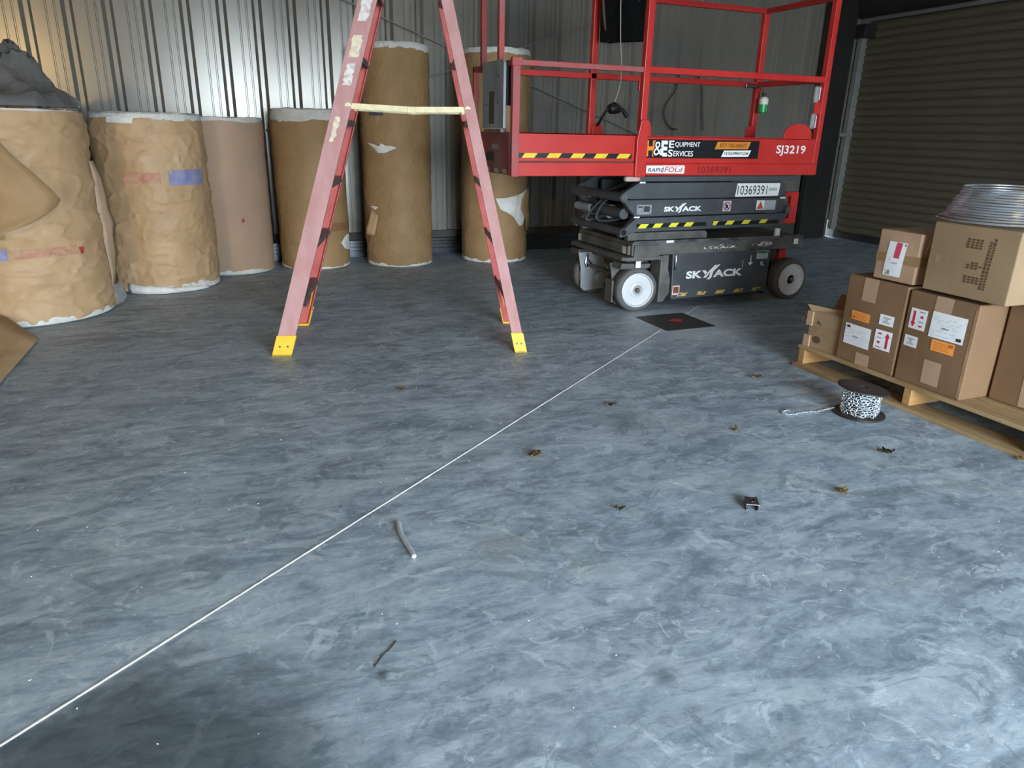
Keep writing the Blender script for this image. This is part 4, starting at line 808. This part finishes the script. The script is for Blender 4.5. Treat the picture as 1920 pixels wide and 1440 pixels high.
# cable loops on the back wall
def smooth(pts, q=6):
    P = [Vector(p) for p in pts]; out = []
    for i in range(len(P) - 1):
        a, b, c_, d = P[max(0, i - 1)], P[i], P[i + 1], P[min(len(P) - 1, i + 2)]
        for k in range(q):
            t = k / q; out.append(0.5 * ((2 * b) + (c_ - a) * t + (2 * a - 5 * b + 4 * c_ - d) * t * t + (3 * b - a - 3 * c_ + d) * t ** 3))
    return out + [P[-1]]
tag(MB().tube(smooth([(4.78, 7.045, 1.80), (4.755, 7.045, 1.68), (4.73, 7.04, 1.62), (4.65, 7.03, 1.52), (4.61, 7.03, 1.42), (4.65, 7.03, 1.31), (4.72, 7.03, 1.25), (4.80, 7.03, 1.24)]), 0.007, 8).build('cable_loop', 'cable'), 'dark cable curling to the left on the ribbed wall', 'cable', 'cables on the back wall')
tag(MB().tube(smooth([(4.90, 7.04, 1.82), (4.98, 7.035, 1.80), (5.06, 7.03, 1.71), (5.09, 7.03, 1.58), (5.11, 7.03, 1.40), (5.14, 7.03, 1.235)]), 0.007, 8).build('cable_loop', 'cable'), 'dark cable arching down on the right of the ribbed wall', 'cable', 'cables on the back wall')

# ------------------------------------------------------------------ pallet and cartons
PX, PY0, PY1 = 2.885, 1.58, 2.885
pal = thing('wooden_pallet', 'pine pallet under the stacked cartons', 'pallet', (PX, PY0, 0)); PL = PY1 - PY0
for k in range(7):
    x = k * (1.016 - 0.09) / 6; box('deck_board', 'wood', pal, x, x + (0.125 if k == 0 else 0.09), 0 + 0.004 * math.sin(k * 3), PL + 0.005 * math.cos(k * 2), 0.099, 0.117, 0.002)
for y in (0.0, PL * 0.45, PL - 0.045): box('stringer', 'wood_end', pal, 0.002, 1.012, y, y + 0.04, 0.0185, 0.0985, 0.002)
for x in (0.0, 0.45, 0.916): box('bottom_board', 'wood', pal, x - (0.03 if x == 0 else 0), x + 0.10, 0, PL, 0.0, 0.018, 0.002)

def carton(label, x0, x1, y0, y1, z0, z1, mt, group='cartons on the pallet', rz=0.0):
    c = thing('carton', label, 'carton', ((x0 + x1) / 2, (y0 + y1) / 2, z0), rz, group); c['dims'] = (x1 - x0, y1 - y0, z1 - z0)
    hx, hy, h = (x1 - x0) / 2, (y1 - y0) / 2, z1 - z0
    # body with faintly bulging faces
    mb = MB(); n = 8
    def bulge(a, b): return 0.006 * math.cos(a * PI / 2) * math.cos(b * PI / 2)
    def face(fn):
        o_ = [fn(-1 + 2 * i / n, -1 + 2 * j / n) for i in range(n + 1) for j in range(n + 1)]
        mb.add(o_, [(i * (n + 1) + j, i * (n + 1) + j + 1, (i + 1) * (n + 1) + j + 1, (i + 1) * (n + 1) + j) for i in range(n) for j in range(n)])
    for s in (-1, 1):
        face(lambda a, b: (s * (hx + bulge(a, b)), a * hy, h / 2 + b * h / 2)); face(lambda a, b: (a * hx, s * (hy + 0.3 * bulge(a, b)), h / 2 + b * h / 2)); face(lambda a, b: (a * hx, b * hy, h / 2 + s * h / 2))
    me = mb.build('body', mt, c)
    bm = bmesh.new(); bm.from_mesh(me.data); bmesh.ops.remove_doubles(bm, verts=bm.verts, dist=1e-5); bmesh.ops.recalc_face_normals(bm, faces=bm.faces); bm.to_mesh(me.data); bm.free()
    md = me.modifiers.new('bevel', 'BEVEL'); md.width = 0.006; md.segments = 2; md.limit_method = 'ANGLE'; md.angle_limit = math.radians(60)
    c['h'] = h
    # front plane helper: a runs left to right as seen (towards -Y), b up; both 0..1
    def fp(off):
        return lambda a, b: (-(hx + 0.006 * math.cos((2 * a - 1) * PI / 2) * math.cos((2 * b - 1) * PI / 2)) - off, hy - a * 2 * hy, b * h)
    return c, me, fp, (hx, hy, h)
def gridpatch(fn, a0, a1, b0, b1, n=6, skew=(0, 0)):
    mb = MB(); vs_ = [fn(a0 + (a1 - a0) * i / n + skew[0] * j / n, b0 + (b1 - b0) * j / n + skew[1] * i / n) for i in range(n + 1) for j in range(n + 1)]
    return mb.add(vs_, [(i * (n + 1) + j, i * (n + 1) + j + 1, (i + 1) * (n + 1) + j + 1, (i + 1) * (n + 1) + j) for i in range(n) for j in range(n)])
def lines(fn, rects):
    mb = MB()
    for r_ in rects: quad(mb, fn, *r_)
    return mb
def make_marked(c, me, fp, flip):
    """shipping label, arrow label, I-mark, orange label; flip turns the set upside down as on the second carton"""
    f0, f1_ = fp(0.0012), fp(0.0022)
    T_ = (lambda a, b: (a, b)) if not flip else (lambda a, b: (1 - a, 1 - b))
    return f0, f1_
# --- carton A
A_, Ab, fpA, dA = carton('brown carton with orange sticker, lower row between open box and its twin', 2.905, 3.30, 2.302, 2.648, 0.117, 0.548, 'carton')
gridpatch(fpA(0.001), 0.29, 0.53, 0.74, 1.0).build('tape_strip', 'tape', A_); gridpatch(fpA(0.001), 0.36, 0.60, 0.0, 0.14).build('tape_strip', 'tape', A_)
def orange_label(c, fp, a0, a1, b0, b1, flip=False, sk=(0, 0)):
    o_ = gridpatch(fp(0.0018), a0, a1, b0, b1, 4, sk).build('orange_label', 'orange_label', c)
    f = fp(0.0026); w_, h_ = a1 - a0, b1 - b0
    lines(f, [(a0 + w_ * 0.1, a0 + w_ * 0.8, b0 + h_ * (0.2 + 0.18 * q), b0 + h_ * (0.24 + 0.18 * q)) for q in range(4)] + [(a0 + w_ * (0.76 if flip else 0.06), a0 + w_ * (0.94 if flip else 0.22), b0 + h_ * (0.6 if flip else 0.15), b0 + h_ * (0.9 if flip else 0.4))]).build('print', mat('orange_ink', (0.45, 0.13, 0.02), 0.6), o_)
def ship_label(c, fp, a0, a1, b0, b1, flip=False):
    o_ = gridpatch(fp(0.0018), a0, a1, b0, b1, 6).build('shipping_label', 'sticker', c, label='white shipping label'); f = fp(0.0026); w_, h_ = a1 - a0, b1 - b0; rnd = random.Random(int(a0 * 1000))
    R_ = []
    for q in range(9):
        u = 0.06
        while u < 0.92:
            l_ = rnd.uniform(0.06, 0.2); v_ = 0.10 + 0.085 * q
            if rnd.random() < 0.7: R_.append((a0 + w_ * u, a0 + w_ * min(0.95, u + l_), b0 + h_ * v_, b0 + h_ * (v_ + 0.022)))
            u += l_ + 0.05
    lines(f, R_).build('print', mat('pale_ink', (0.50, 0.54, 0.58), 0.6), o_, kind='stuff')
    aa = a0 + w_ * (0.80 if flip else 0.06); bb = b0 + h_ * (0.08 if flip else 0.80); lines(f, [(aa, aa + w_ * 0.14, bb, bb + h_ * 0.12)]).build('logo_mark', 'ink_dark', o_)
    lines(f, [(a0 + w_ * 0.34, a0 + w_ * 0.55, b0 + h_ * 0.40, b0 + h_ * 0.46)]).build('bar_code', 'ink', o_)
def arrow_label(c, fp, a0, a1, b0, b1, flip=False):
    o_ = gridpatch(fp(0.0018), a0, a1, b0, b1, 4).build('arrow_label', 'sticker', c, label='white label with red arrow'); f = fp(0.0026); w_, h_ = a1 - a0, b1 - b0
    P = (lambda u, v_: (a0 + w_ * u, b0 + h_ * v_)) if not flip else (lambda u, v_: (a1 - w_ * u, b1 - h_ * v_))
    mb = MB()
    for poly in ([(0.68, 0.12), (0.82, 0.12), (0.82, 0.68), (0.90, 0.68), (0.75, 0.92), (0.60, 0.68), (0.68, 0.68)], [(0.22, 0.30), (0.34, 0.30), (0.38, 0.42), (0.18, 0.42)], [(0.16, 0.78), (0.42, 0.78), (0.36, 0.86), (0.22, 0.86)]):
        flatpoly(mb, f, [P(u, v_) for u, v_ in poly])
    mb.build('red_arrow', 'ink_red', o_)
    for poly in ([(0.12, 0.10), (0.48, 0.10), (0.48, 0.15), (0.12, 0.15)], [(0.16, 0.58), (0.44, 0.58), (0.44, 0.63), (0.16, 0.63)]): flatpoly(MB(), f, [P(u, v_) for u, v_ in poly]).build('print', 'ink', o_)
def i_label(c, fp, a0, a1, b0, b1):
    o_ = gridpatch(fp(0.0018), a0, a1, b0, b1, 3).build('beam_label', 'sticker', c); f = fp(0.0026); w_, h_ = a1 - a0, b1 - b0
    P = lambda u, v_: (a0 + w_ * u, b0 + h_ * v_)
    flatpoly(MB(), f, [P(u, v_) for u, v_ in ((0.25, 0.2), (0.75, 0.2), (0.75, 0.36), (0.58, 0.40), (0.58, 0.60), (0.75, 0.64), (0.75, 0.80), (0.25, 0.80), (0.25, 0.64), (0.42, 0.60), (0.42, 0.40), (0.25, 0.36))]).build('print', mat('mark_grey', (0.42, 0.45, 0.46), 0.6), o_)
orange_label(A_, fpA, 0.17, 0.50, 0.505, 0.605); i_label(A_, fpA, 0.655, 0.88, 0.535, 0.65); ship_label(A_, fpA, 0.10, 0.56, 0.205, 0.445); arrow_label(A_, fpA, 0.63, 0.90, 0.255, 0.475)
# --- carton B (its labels are upside down)
B_, Bb, fpB, dB = carton('brown carton with upside-down labels, lower row under the coil box', 2.905, 3.27, 1.955, 2.290, 0.117, 0.540, 'carton')
gridpatch(fpB(0.001), 0.40, 0.65, 0.72, 1.0).build('tape_strip', 'tape', B_); gridpatch(fpB(0.001), 0.42, 0.68, 0.06, 0.32).build('tape_strip', 'tape', B_)
arrow_label(B_, fpB, 0.07, 0.33, 0.60, 0.82, True); ship_label(B_, fpB, 0.40, 0.89, 0.57, 0.84, True); i_label(B_, fpB, 0.055, 0.265, 0.40, 0.52); orange_label(B_, fpB, 0.47, 0.80, 0.435, 0.555, True)
gridpatch(fpB(0.0008), 0.955, 0.995, 0.02, 0.95).build('edge_tape', 'tape_clear', B_)
# --- carton C, large, at the right edge of the picture
C_, Cb, fpC, dC = carton('large brown carton at the right edge of the pallet', 3.075, 3.56, 1.40, 1.944, 0.117, 0.552, 'carton')
gridpatch(fpC(0.001), 0.24, 0.42, 0.02, 0.42).build('tape_strip', 'tape', C_)
# --- carton D, small, top left
D_, Db, fpD, dD = carton('small tan carton with a red and white label, on the upper row', 2.912, 3.17, 2.300, 2.520, 0.556, 0.786, 'carton_rose', rz=math.radians(1.5))
gridpatch(fpD(0.0008), 0.0, 1.0, 0.36, 0.55).build('packing_tape', 'tape_clear', D_)
fy = lambda off: (lambda a, b: (-dD[0] + a * 2 * dD[0], -dD[1] - 0.002 - off, b * dD[2]))
gridpatch(fy(0.001), 0.0, 1.0, 0.36, 0.55, 3).build('packing_tape', 'tape_clear', D_)
o_ = gridpatch(fpD(0.0018), 0.24, 0.67, 0.10, 0.79, 5, (0.05, 0)).build('shipping_label', 'sticker', D_, label='white label with a red block'); f = fpD(0.0026)
gridpatch(f, 0.45, 0.585, 0.47, 0.78, 2, (0.03, 0)).build('red_block', mat('label_red', (0.55, 0.06, 0.10), 0.5), o_)
lines(f, [(0.30, 0.33, 0.12, 0.16), (0.345, 0.41, 0.12, 0.21), (0.30, 0.325, 0.19, 0.21), (0.40, 0.56, 0.355, 0.365), (0.55, 0.56, 0.36, 0.39), (0.45, 0.53, 0.37, 0.38), (0.36, 0.37, 0.40, 0.48)]).build('print', 'ink', o_)
disc(MB(), f, 0.685, 0.745, 0.025, 14, 0.028).build('print', 'ink', o_)
MB().prism([(-0.02, dD[2] - 0.085), (0.012, dD[2] - 0.02), (0.03, dD[2] - 0.004), (0.0, dD[2] - 0.01)], lambda a, b, d: (-0.075 + a, -dD[1] - 0.004 - d, b), 0, 0.004).build('torn_corner', 'tape', D_)
# --- carton E carrying the coil
E_, Eb, fpE, dE = carton('large tan carton with dark printed text, under the wire coil', 2.905, 3.36, 1.858, 2.243, 0.556, 0.852, 'carton_tan')
f = fpE(0.0012); R_ = []; rnd = random.Random(4)
for a in (0.755, 0.715):                                                 # two long sideways text lines
    b = 0.16
    while b < 0.83:
        l_ = rnd.uniform(0.02, 0.045); R_.append((a - 0.02 - (0.83 - b) * 0.03, a + 0.006 - (0.83 - b) * 0.03, b, b + l_)); b += l_ + 0.012
for a, b0, n_ in ((0.61, 0.70, 4), (0.565, 0.70, 4), (0.515, 0.70, 4), (0.465, 0.70, 4), (0.66, 0.45, 1), (0.61, 0.42, 3), (0.565, 0.42, 3), (0.515, 0.42, 2), (0.65, 0.22, 3), (0.605, 0.22, 3), (0.56, 0.22, 3), (0.51, 0.22, 3)):
    for q in range(n_): R_.append((a - 0.024, a + 0.006, b0 + 0.036 * q, b0 + 0.036 * q + 0.026))
lines(f, R_).build('printed_text', 'ink_brown', E_, label='dark stencilled text turned on its side', kind='stuff')
gridpatch(fpE(0.0006), 0.10, 0.16, 0.42, 0.55, 3).build('stain', mat('carton_stain', (0.34, 0.225, 0.115), 0.65), E_)
# --- carton F, its corner and label only just in the picture
F_, Fb, fpF, dF = carton('carton with a white label at the right edge of the picture, upper row', 3.02, 3.5, 1.42, 1.852, 0.556, 0.84, 'carton')
ship_label(F_, fpF, 0.02, 0.5, 0.12, 0.66)
# --- open carton S
S_ = thing('carton', 'small open torn carton at the far end of the pallet', 'carton', (3.0, 2.765, 0.1175), math.radians(4), 'cartons on the pallet')
sx, sy, sh, t = 0.085, 0.098, 0.195, 0.004
body = MB(); body.box(-sx, -sx + t, -sy, sy, 0, sh).box(sx - t, sx, -sy, sy, 0, sh).box(-sx + t, sx - t, -sy, -sy + t, 0, sh).box(-sx + t, sx - t, sy - t, sy, 0, sh).box(-sx + t, sx - t, -sy + t, sy - t, 0, t); body.build('body', 'carton_tan', S_)
def sflap(name, pts, th, mt='carton_tan'):
    a, b, c_, d = [Vector(p) for p in pts]; nrm = (b - a).cross(d - a).normalized() * th
    MB().add([a, b, c_, d, a + nrm, b + nrm, c_ + nrm, d + nrm], [(0, 1, 2, 3), (4, 7, 6, 5), (0, 4, 5, 1), (1, 5, 6, 2), (2, 6, 7, 3), (3, 7, 4, 0)]).build(name, mt, S_)
sflap('flap', [(-sx, sy, sh), (-sx, -sy, sh), (-sx + 0.045, -sy - 0.004, sh + 0.028), (-sx - 0.01, sy + 0.02, sh + 0.032)], t); sflap('flap', [(sx, -sy, sh), (sx, sy, sh), (sx + 0.03, sy - 0.01, sh + 0.075), (sx + 0.03, -sy + 0.01, sh + 0.075)], t, 'carton_in'); sflap('flap', [(-sx, sy, sh), (sx, sy, sh), (sx, sy + 0.05, sh - 0.06), (-sx, sy + 0.05, sh - 0.06)], t)
fsn = lambda a, b: (-sx - 0.0012, sy - a * 2 * sy, b * sh)
MB().box(-sx - 0.010, -sx - 0.001, sy - 0.02, sy + 0.016, 0.115, sh - 0.003).build('torn_edge', 'carton_rose', S_); MB().box(-sx - 0.010, -sx - 0.001, sy - 0.02, sy + 0.018, 0.0, 0.062).build('torn_edge', 'carton_rose', S_)
disc(MB(), fsn, 0.30, 0.24, 0.14, 14, 0.10).build('smudge', 'ink_brown', S_); flatpoly(MB(), fsn, [(0.18, 0.70), (0.42, 0.66), (0.34, 0.72), (0.26, 0.78), (0.26, 0.71)]).build('smudge', 'ink_brown', S_); gridpatch(fsn, 0.05, 0.9, 0.35, 0.62, 3).build('worn_patch', mat('carton_worn', (0.30, 0.19, 0.10), 0.7, 0, (0.22, 0.14, 0.075), 30), S_)
# coil of bright wire on carton E
cl = MB(); loops = 13; n = 64; pts = []; rnd = random.Random(2); 
offs = [(rnd.uniform(-0.006, 0.006), rnd.uniform(-0.006, 0.006), rnd.uniform(-0.006, 0.006)) for _ in range(loops + 2)]
for i in range(loops * n + 1):
    l_ = i / n; k = int(l_); u = l_ - k; a = 2 * PI * l_
    ox, oy, orr = [offs[k][q] * (1 - u) + offs[k + 1][q] * u for q in range(3)]
    R_ = 0.272 - 0.065 * (l_ / loops) ** 1.2 + orr + (0.02 if l_ < 1.2 else 0)
    pts.append((R_ * math.cos(a) + ox, R_ * math.sin(a) + oy, 0.005 + 0.0106 * l_ + 0.006 * math.sin(a * 1.0 + 0.6) * (l_ / loops)))
cl.tube(pts, 0.0044, 8); o = cl.build('wire_coil', 'wire'); o.location = (3.16, 2.075, 0.859); tag(o, 'coil of bright thick wire lying on the tan carton', 'wire coil')

# ------------------------------------------------------------------ things on the floor
# chain spool
SX, SY = 2.625, 2.205
spo = thing('chain_spool', 'black-flanged spool wound with bright zinc chain', 'spool', (SX, SY, 0), 0)
MB().lathe([(0.108, 0.0), (0.110, 0.002), (0.110, 0.008), (0.106, 0.010), (0.02, 0.010)], (0, 0, 0), 'z', 40).build('flange', 'flange', spo)
top = MB().lathe([(0.02, -0.004), (0.106, -0.004), (0.110, -0.002), (0.110, 0.003), (0.106, 0.005), (0.02, 0.005), (0.016, 0.0), (0.004, 0.0)], (0, 0, 0), 'z', 40).build('flange', 'flange', spo); top.location = (-0.006, -0.004, 0.127); top.rotation_euler = (math.radians(2), math.radians(6), 0)
MB().lathe([(0.066, 0.010), (0.066, 0.122)], (0, 0, 0), 'z', 28).build('barrel', 'flange', spo)
def link(mb, c, d, up, L_=0.020, W_=0.011, r=0.0019, n=10, k=5):
    d = Vector(d).normalized(); s = d.cross(Vector(up)).normalized(); u = s.cross(d).normalized(); c = Vector(c); pts = []
    for i in range(n):
        a = 2 * PI * i / n; x = math.cos(a) * W_ / 2 + (math.copysign((L_ - W_) / 2, math.cos(a)) if abs(math.cos(a)) > 1e-6 else 0); y = math.sin(a) * W_ / 2
        pts.append(c + d * x + s * y)
    mb.tube(pts, r, k, closed=True)
cw = MB(); rnd = random.Random(9)
for row in range(8):
    for q in range(26):
        a = 2 * PI * (q + 0.5 * (row % 2)) / 26 + rnd.uniform(-0.05, 0.05); r = 0.075 + rnd.uniform(-0.003, 0.006); z = 0.017 + 0.0135 * row + rnd.uniform(-0.003, 0.003)
        rad = Vector((math.cos(a), math.sin(a), 0)); tg = Vector((-math.sin(a), math.cos(a), rnd.uniform(-0.5, 0.5)))
        link(cw, rad * r + Vector((0, 0, z)), tg, rad if (q + row) % 2 else Vector((0, 0, 1)) + rad * rnd.uniform(0, 1.5))
cw.build('wound_chain', 'chain', spo, kind='stuff')
tail = MB(); path = smooth([(-0.085, 0.055, 0.020), (-0.11, 0.075, 0.008), (-0.17, 0.075, 0.004), (-0.24, 0.085, 0.004), (-0.30, 0.082, 0.004), (-0.335, 0.095, 0.004), (-0.325, 0.125, 0.004), (-0.29, 0.132, 0.004)], 10)
acc = 0.0; q = 0
for i in range(1, len(path)):
    seg = (path[i] - path[i - 1]).length; acc += seg
    if acc >= 0.015:
        acc = 0; link(tail, path[i] + Vector((0, 0, 0.003)), path[i] - path[i - 1], (0, 0, 1) if q % 2 else (0.3, 0.4, 0.8)); q += 1
tail.build('loose_chain_end', 'chain', spo)
# plate with red paint
pt = thing('steel_plate', 'sooty black square plate with red spray paint before the lift wheel', 'plate', (2.785, 3.902, 0), math.radians(0.5))
box('plate_body', 'mat', pt, -0.19, 0.19, -0.19, 0.19, 0.0005, 0.004, 0.001)
mb = MB(); rnd = random.Random(6); disc_pts = [(0.02 + (0.042 + 0.016 * math.sin(5 * a) + rnd.uniform(-0.008, 0.008)) * math.cos(a), 0.015 + (0.036 + rnd.uniform(-0.01, 0.01)) * math.sin(a)) for a in [2 * PI * i / 22 for i in range(22)]]
flatpoly(mb, lambda a, b: (a, b, 0.0046), disc_pts)
for q in range(26):
    a, r = rnd.uniform(0, 2 * PI), rnd.uniform(0.05, 0.09); disc(mb, lambda u, v_: (u, v_, 0.0046), 0.02 + r * math.cos(a), 0.015 + r * math.sin(a), rnd.uniform(0.001, 0.004), 6)
mb.build('red_paint', 'spray_red', pt)
# flexible conduit offcut
P = smooth([(0.436, 1.968, 0.008), (0.428, 1.920, 0.008), (0.428, 1.865, 0.008), (0.432, 1.812, 0.008), (0.433, 1.766, 0.008)], 14); mb = MB()
mb.tube(P, [0.0078 if i % 2 else 0.0066 for i in range(len(P))], 12); tag(mb.build('conduit_offcut', 'conduit', smooth=False), 'short piece of ribbed flexible metal conduit on the floor', 'conduit')
# strut bracket
br = thing('channel_bracket', 'small dark metal U bracket with a bolt hole on the floor', 'bracket', (1.578, 1.675, 0), math.radians(-32))
mb = MB(); hw, hl, h, t = 0.021, 0.028, 0.024, 0.003
mb.box(-hw, hw, -hl, hl, h - t, h).box(-hw, -hw + t, -hl, hl, 0, h - t).box(hw - t, hw, -hl, hl, 0, h - t).box(-hw + t, -hw + 0.008, -hl, hl, 0, t).box(hw - 0.008, hw - t, -hl, hl, 0, t); mb.build('channel', 'bracket', br, 0.001)
MB().lathe([(0.009, h), (0.009, h + 0.0012), (0.006, h + 0.0014), (0.0055, h + 0.0005)], (0, 0.002, 0), 'z', 18).build('hole_rim', 'galv', br); MB().lathe([(0.0055, h + 0.0002), (0.0055, h + 0.0010)], (0, 0.002, 0), 'z', 14).build('hole', 'signblack', br)
# dry leaves
def leaf(x, y, L_, rz, seed, mt, label, wide=1.0):
    rnd = random.Random(seed); mb = MB(); n = 11; vs_ = []
    prof = [0.05, 0.32, 0.18, 0.5, 0.24, 0.62, 0.30, 0.52, 0.22, 0.26, 0.02]
    for i in range(n):
        u = i / (n - 1) - 0.5; z = 0.003 + 0.012 * (u * 2) ** 2 * rnd.uniform(0.4, 1) + 0.004 * rnd.random()
        wl, wr = prof[i] * rnd.uniform(0.7, 1.2) * 0.5 * wide, prof[i] * rnd.uniform(0.7, 1.2) * 0.5 * wide
        vs_ += [(u * L_, -wl * L_, z + 0.010 * rnd.random()), (u * L_, 0, z), (u * L_, wr * L_, z + 0.012 * rnd.random())]
    mb.add(vs_, [(3 * i + j, 3 * i + j + 1, 3 * i + j + 4, 3 * i + j + 3) for i in range(n - 1) for j in range(2)])
    mb.add([(0.5 * L_, -0.0008, 0.004), (0.5 * L_, 0.0008, 0.004), (0.75 * L_, 0.0008, 0.008), (0.75 * L_, -0.0008, 0.008)], [(0, 1, 2, 3)])
    mb.smooth = True; o = mb.build('dry_leaf', mt, solid=0.0006); o.location = (x, y, 0.0); o.rotation_euler = (0, 0, rz); tag(o, label, 'leaf', 'dry leaves on the floor')
leaf(1.047, 2.286, 0.066, 0.5, 1, 'leaf', 'brown lobed leaf just right of the white floor joint, mid floor', 1.5)
leaf(1.593, 2.661, 0.060, -0.3, 2, 'leaf', 'flat dark leaf on the floor halfway between conduit piece and lift')
leaf(2.51, 2.762, 0.070, 0.0, 3, 'leaf', 'curled dry leaf nearest the corner of the pallet')
leaf(1.954, 2.232, 0.045, 0.9, 4, 'leaf', 'tiny reddish leaf left of the loose chain')
leaf(2.382, 1.842, 0.066, -0.5, 5, 'leaf_green', 'olive dry leaf in front of the chain spool', 1.7)
leaf(1.947, 1.644, 0.055, 0.1, 6, 'leaf', 'tan crumpled leaf to the right of the U bracket', 1.4)
leaf(1.145, 1.807, 0.038, -0.5, 7, 'leaf_green', 'small dark green leaf to the left of the U bracket')
leaf(0.738, 3.173, 0.045, 0.4, 8, 'leaf', 'pale brown leaf on the floor below the ladder')
leaf(2.835, 1.610, 0.050, 0.2, 9, 'leaf', 'brown leaf by the pallet at the right edge of the picture')
# white crumbs strewn about
mb = MB(); rnd = random.Random(21)
for q in range(300):
    x, y = rnd.uniform(-1.2, 3.2), rnd.uniform(1.0, 4.4) if rnd.random() < 0.5 else rnd.uniform(1.0, 2.6)
    if x > 2.82 and y < 2.95: continue
    if (x + 1.0) * 1.0 < 0 and y > 3.4: continue
    s = rnd.choice([0.0006, 0.0007, 0.0009, 0.0012, 0.0018]) * (0.6 + 0.35 * y)
    if (abs(x - 2.785) < 0.25 and abs(y - 3.9) < 0.25) or (abs(x - 2.5) < 0.3 and abs(y - 2.25) < 0.2): continue
    a = rnd.uniform(0, PI); ca, sa = math.cos(a), math.sin(a); e = rnd.uniform(1, 2.2)
    P4 = [(x + s * e * ca, y + s * e * sa, 0.0004), (x - s * sa, y + s * ca, 0.0004), (x - s * e * ca, y - s * e * sa, 0.0004), (x + s * sa, y - s * ca, 0.0004)]
    mb.add(P4 + [(x, y, s * 0.8)], [(0, 1, 4), (1, 2, 4), (2, 3, 4), (3, 0, 4)])
tag(mb.build('debris_crumbs', 'crumb'), 'white crumbs and paint flecks scattered over the concrete floor', 'debris', kind='stuff')
# thin scratch-like twig and wood chip near the camera
tag(MB().tube(smooth([(0.300, 1.432, 0.002), (0.275, 1.405, 0.002), (0.262, 1.397, 0.002), (0.232, 1.362, 0.002)]), 0.0014, 6).build('twig', mat('dark_twig', (0.03, 0.03, 0.03), 0.7)), 'thin dark twig on the floor near the camera', 'twig')

# ------------------------------------------------------------------ warm flood lamp on the wall behind the camera, left
lampt = thing('flood_lamp', 'warm flood lamp fixed high on the wall beside the open door', 'lamp', (-3.1, YF + 0.02, 2.2))
box('housing', 'black', lampt, -0.20, 0.20, 0.06, 0.16, -0.14, 0.14, 0.01); box('bracket', 'black', lampt, -0.03, 0.03, 0.0, 0.06, -0.05, 0.05)
box('lens', mat('lamp_lens', (1, 0.8, 0.5), 0.3, emit=(1.0, 0.70, 0.36), estr=6.0), lampt, -0.18, 0.18, 0.161, 0.166, -0.12, 0.12)
la = bpy.data.lights.new('flood_lamp_light', 'AREA'); la.shape = 'RECTANGLE'; la.size = 0.36; la.size_y = 0.24; la.energy = 140; la.color = (1.0, 0.69, 0.33)
lo_ = bpy.data.objects.new('flood_lamp_light', la); COL.objects.link(lo_); lo_.parent = lampt; lo_.location = (0, 0.18, 0); lo_.rotation_euler = (math.radians(90 - 8), 0, math.radians(-14))
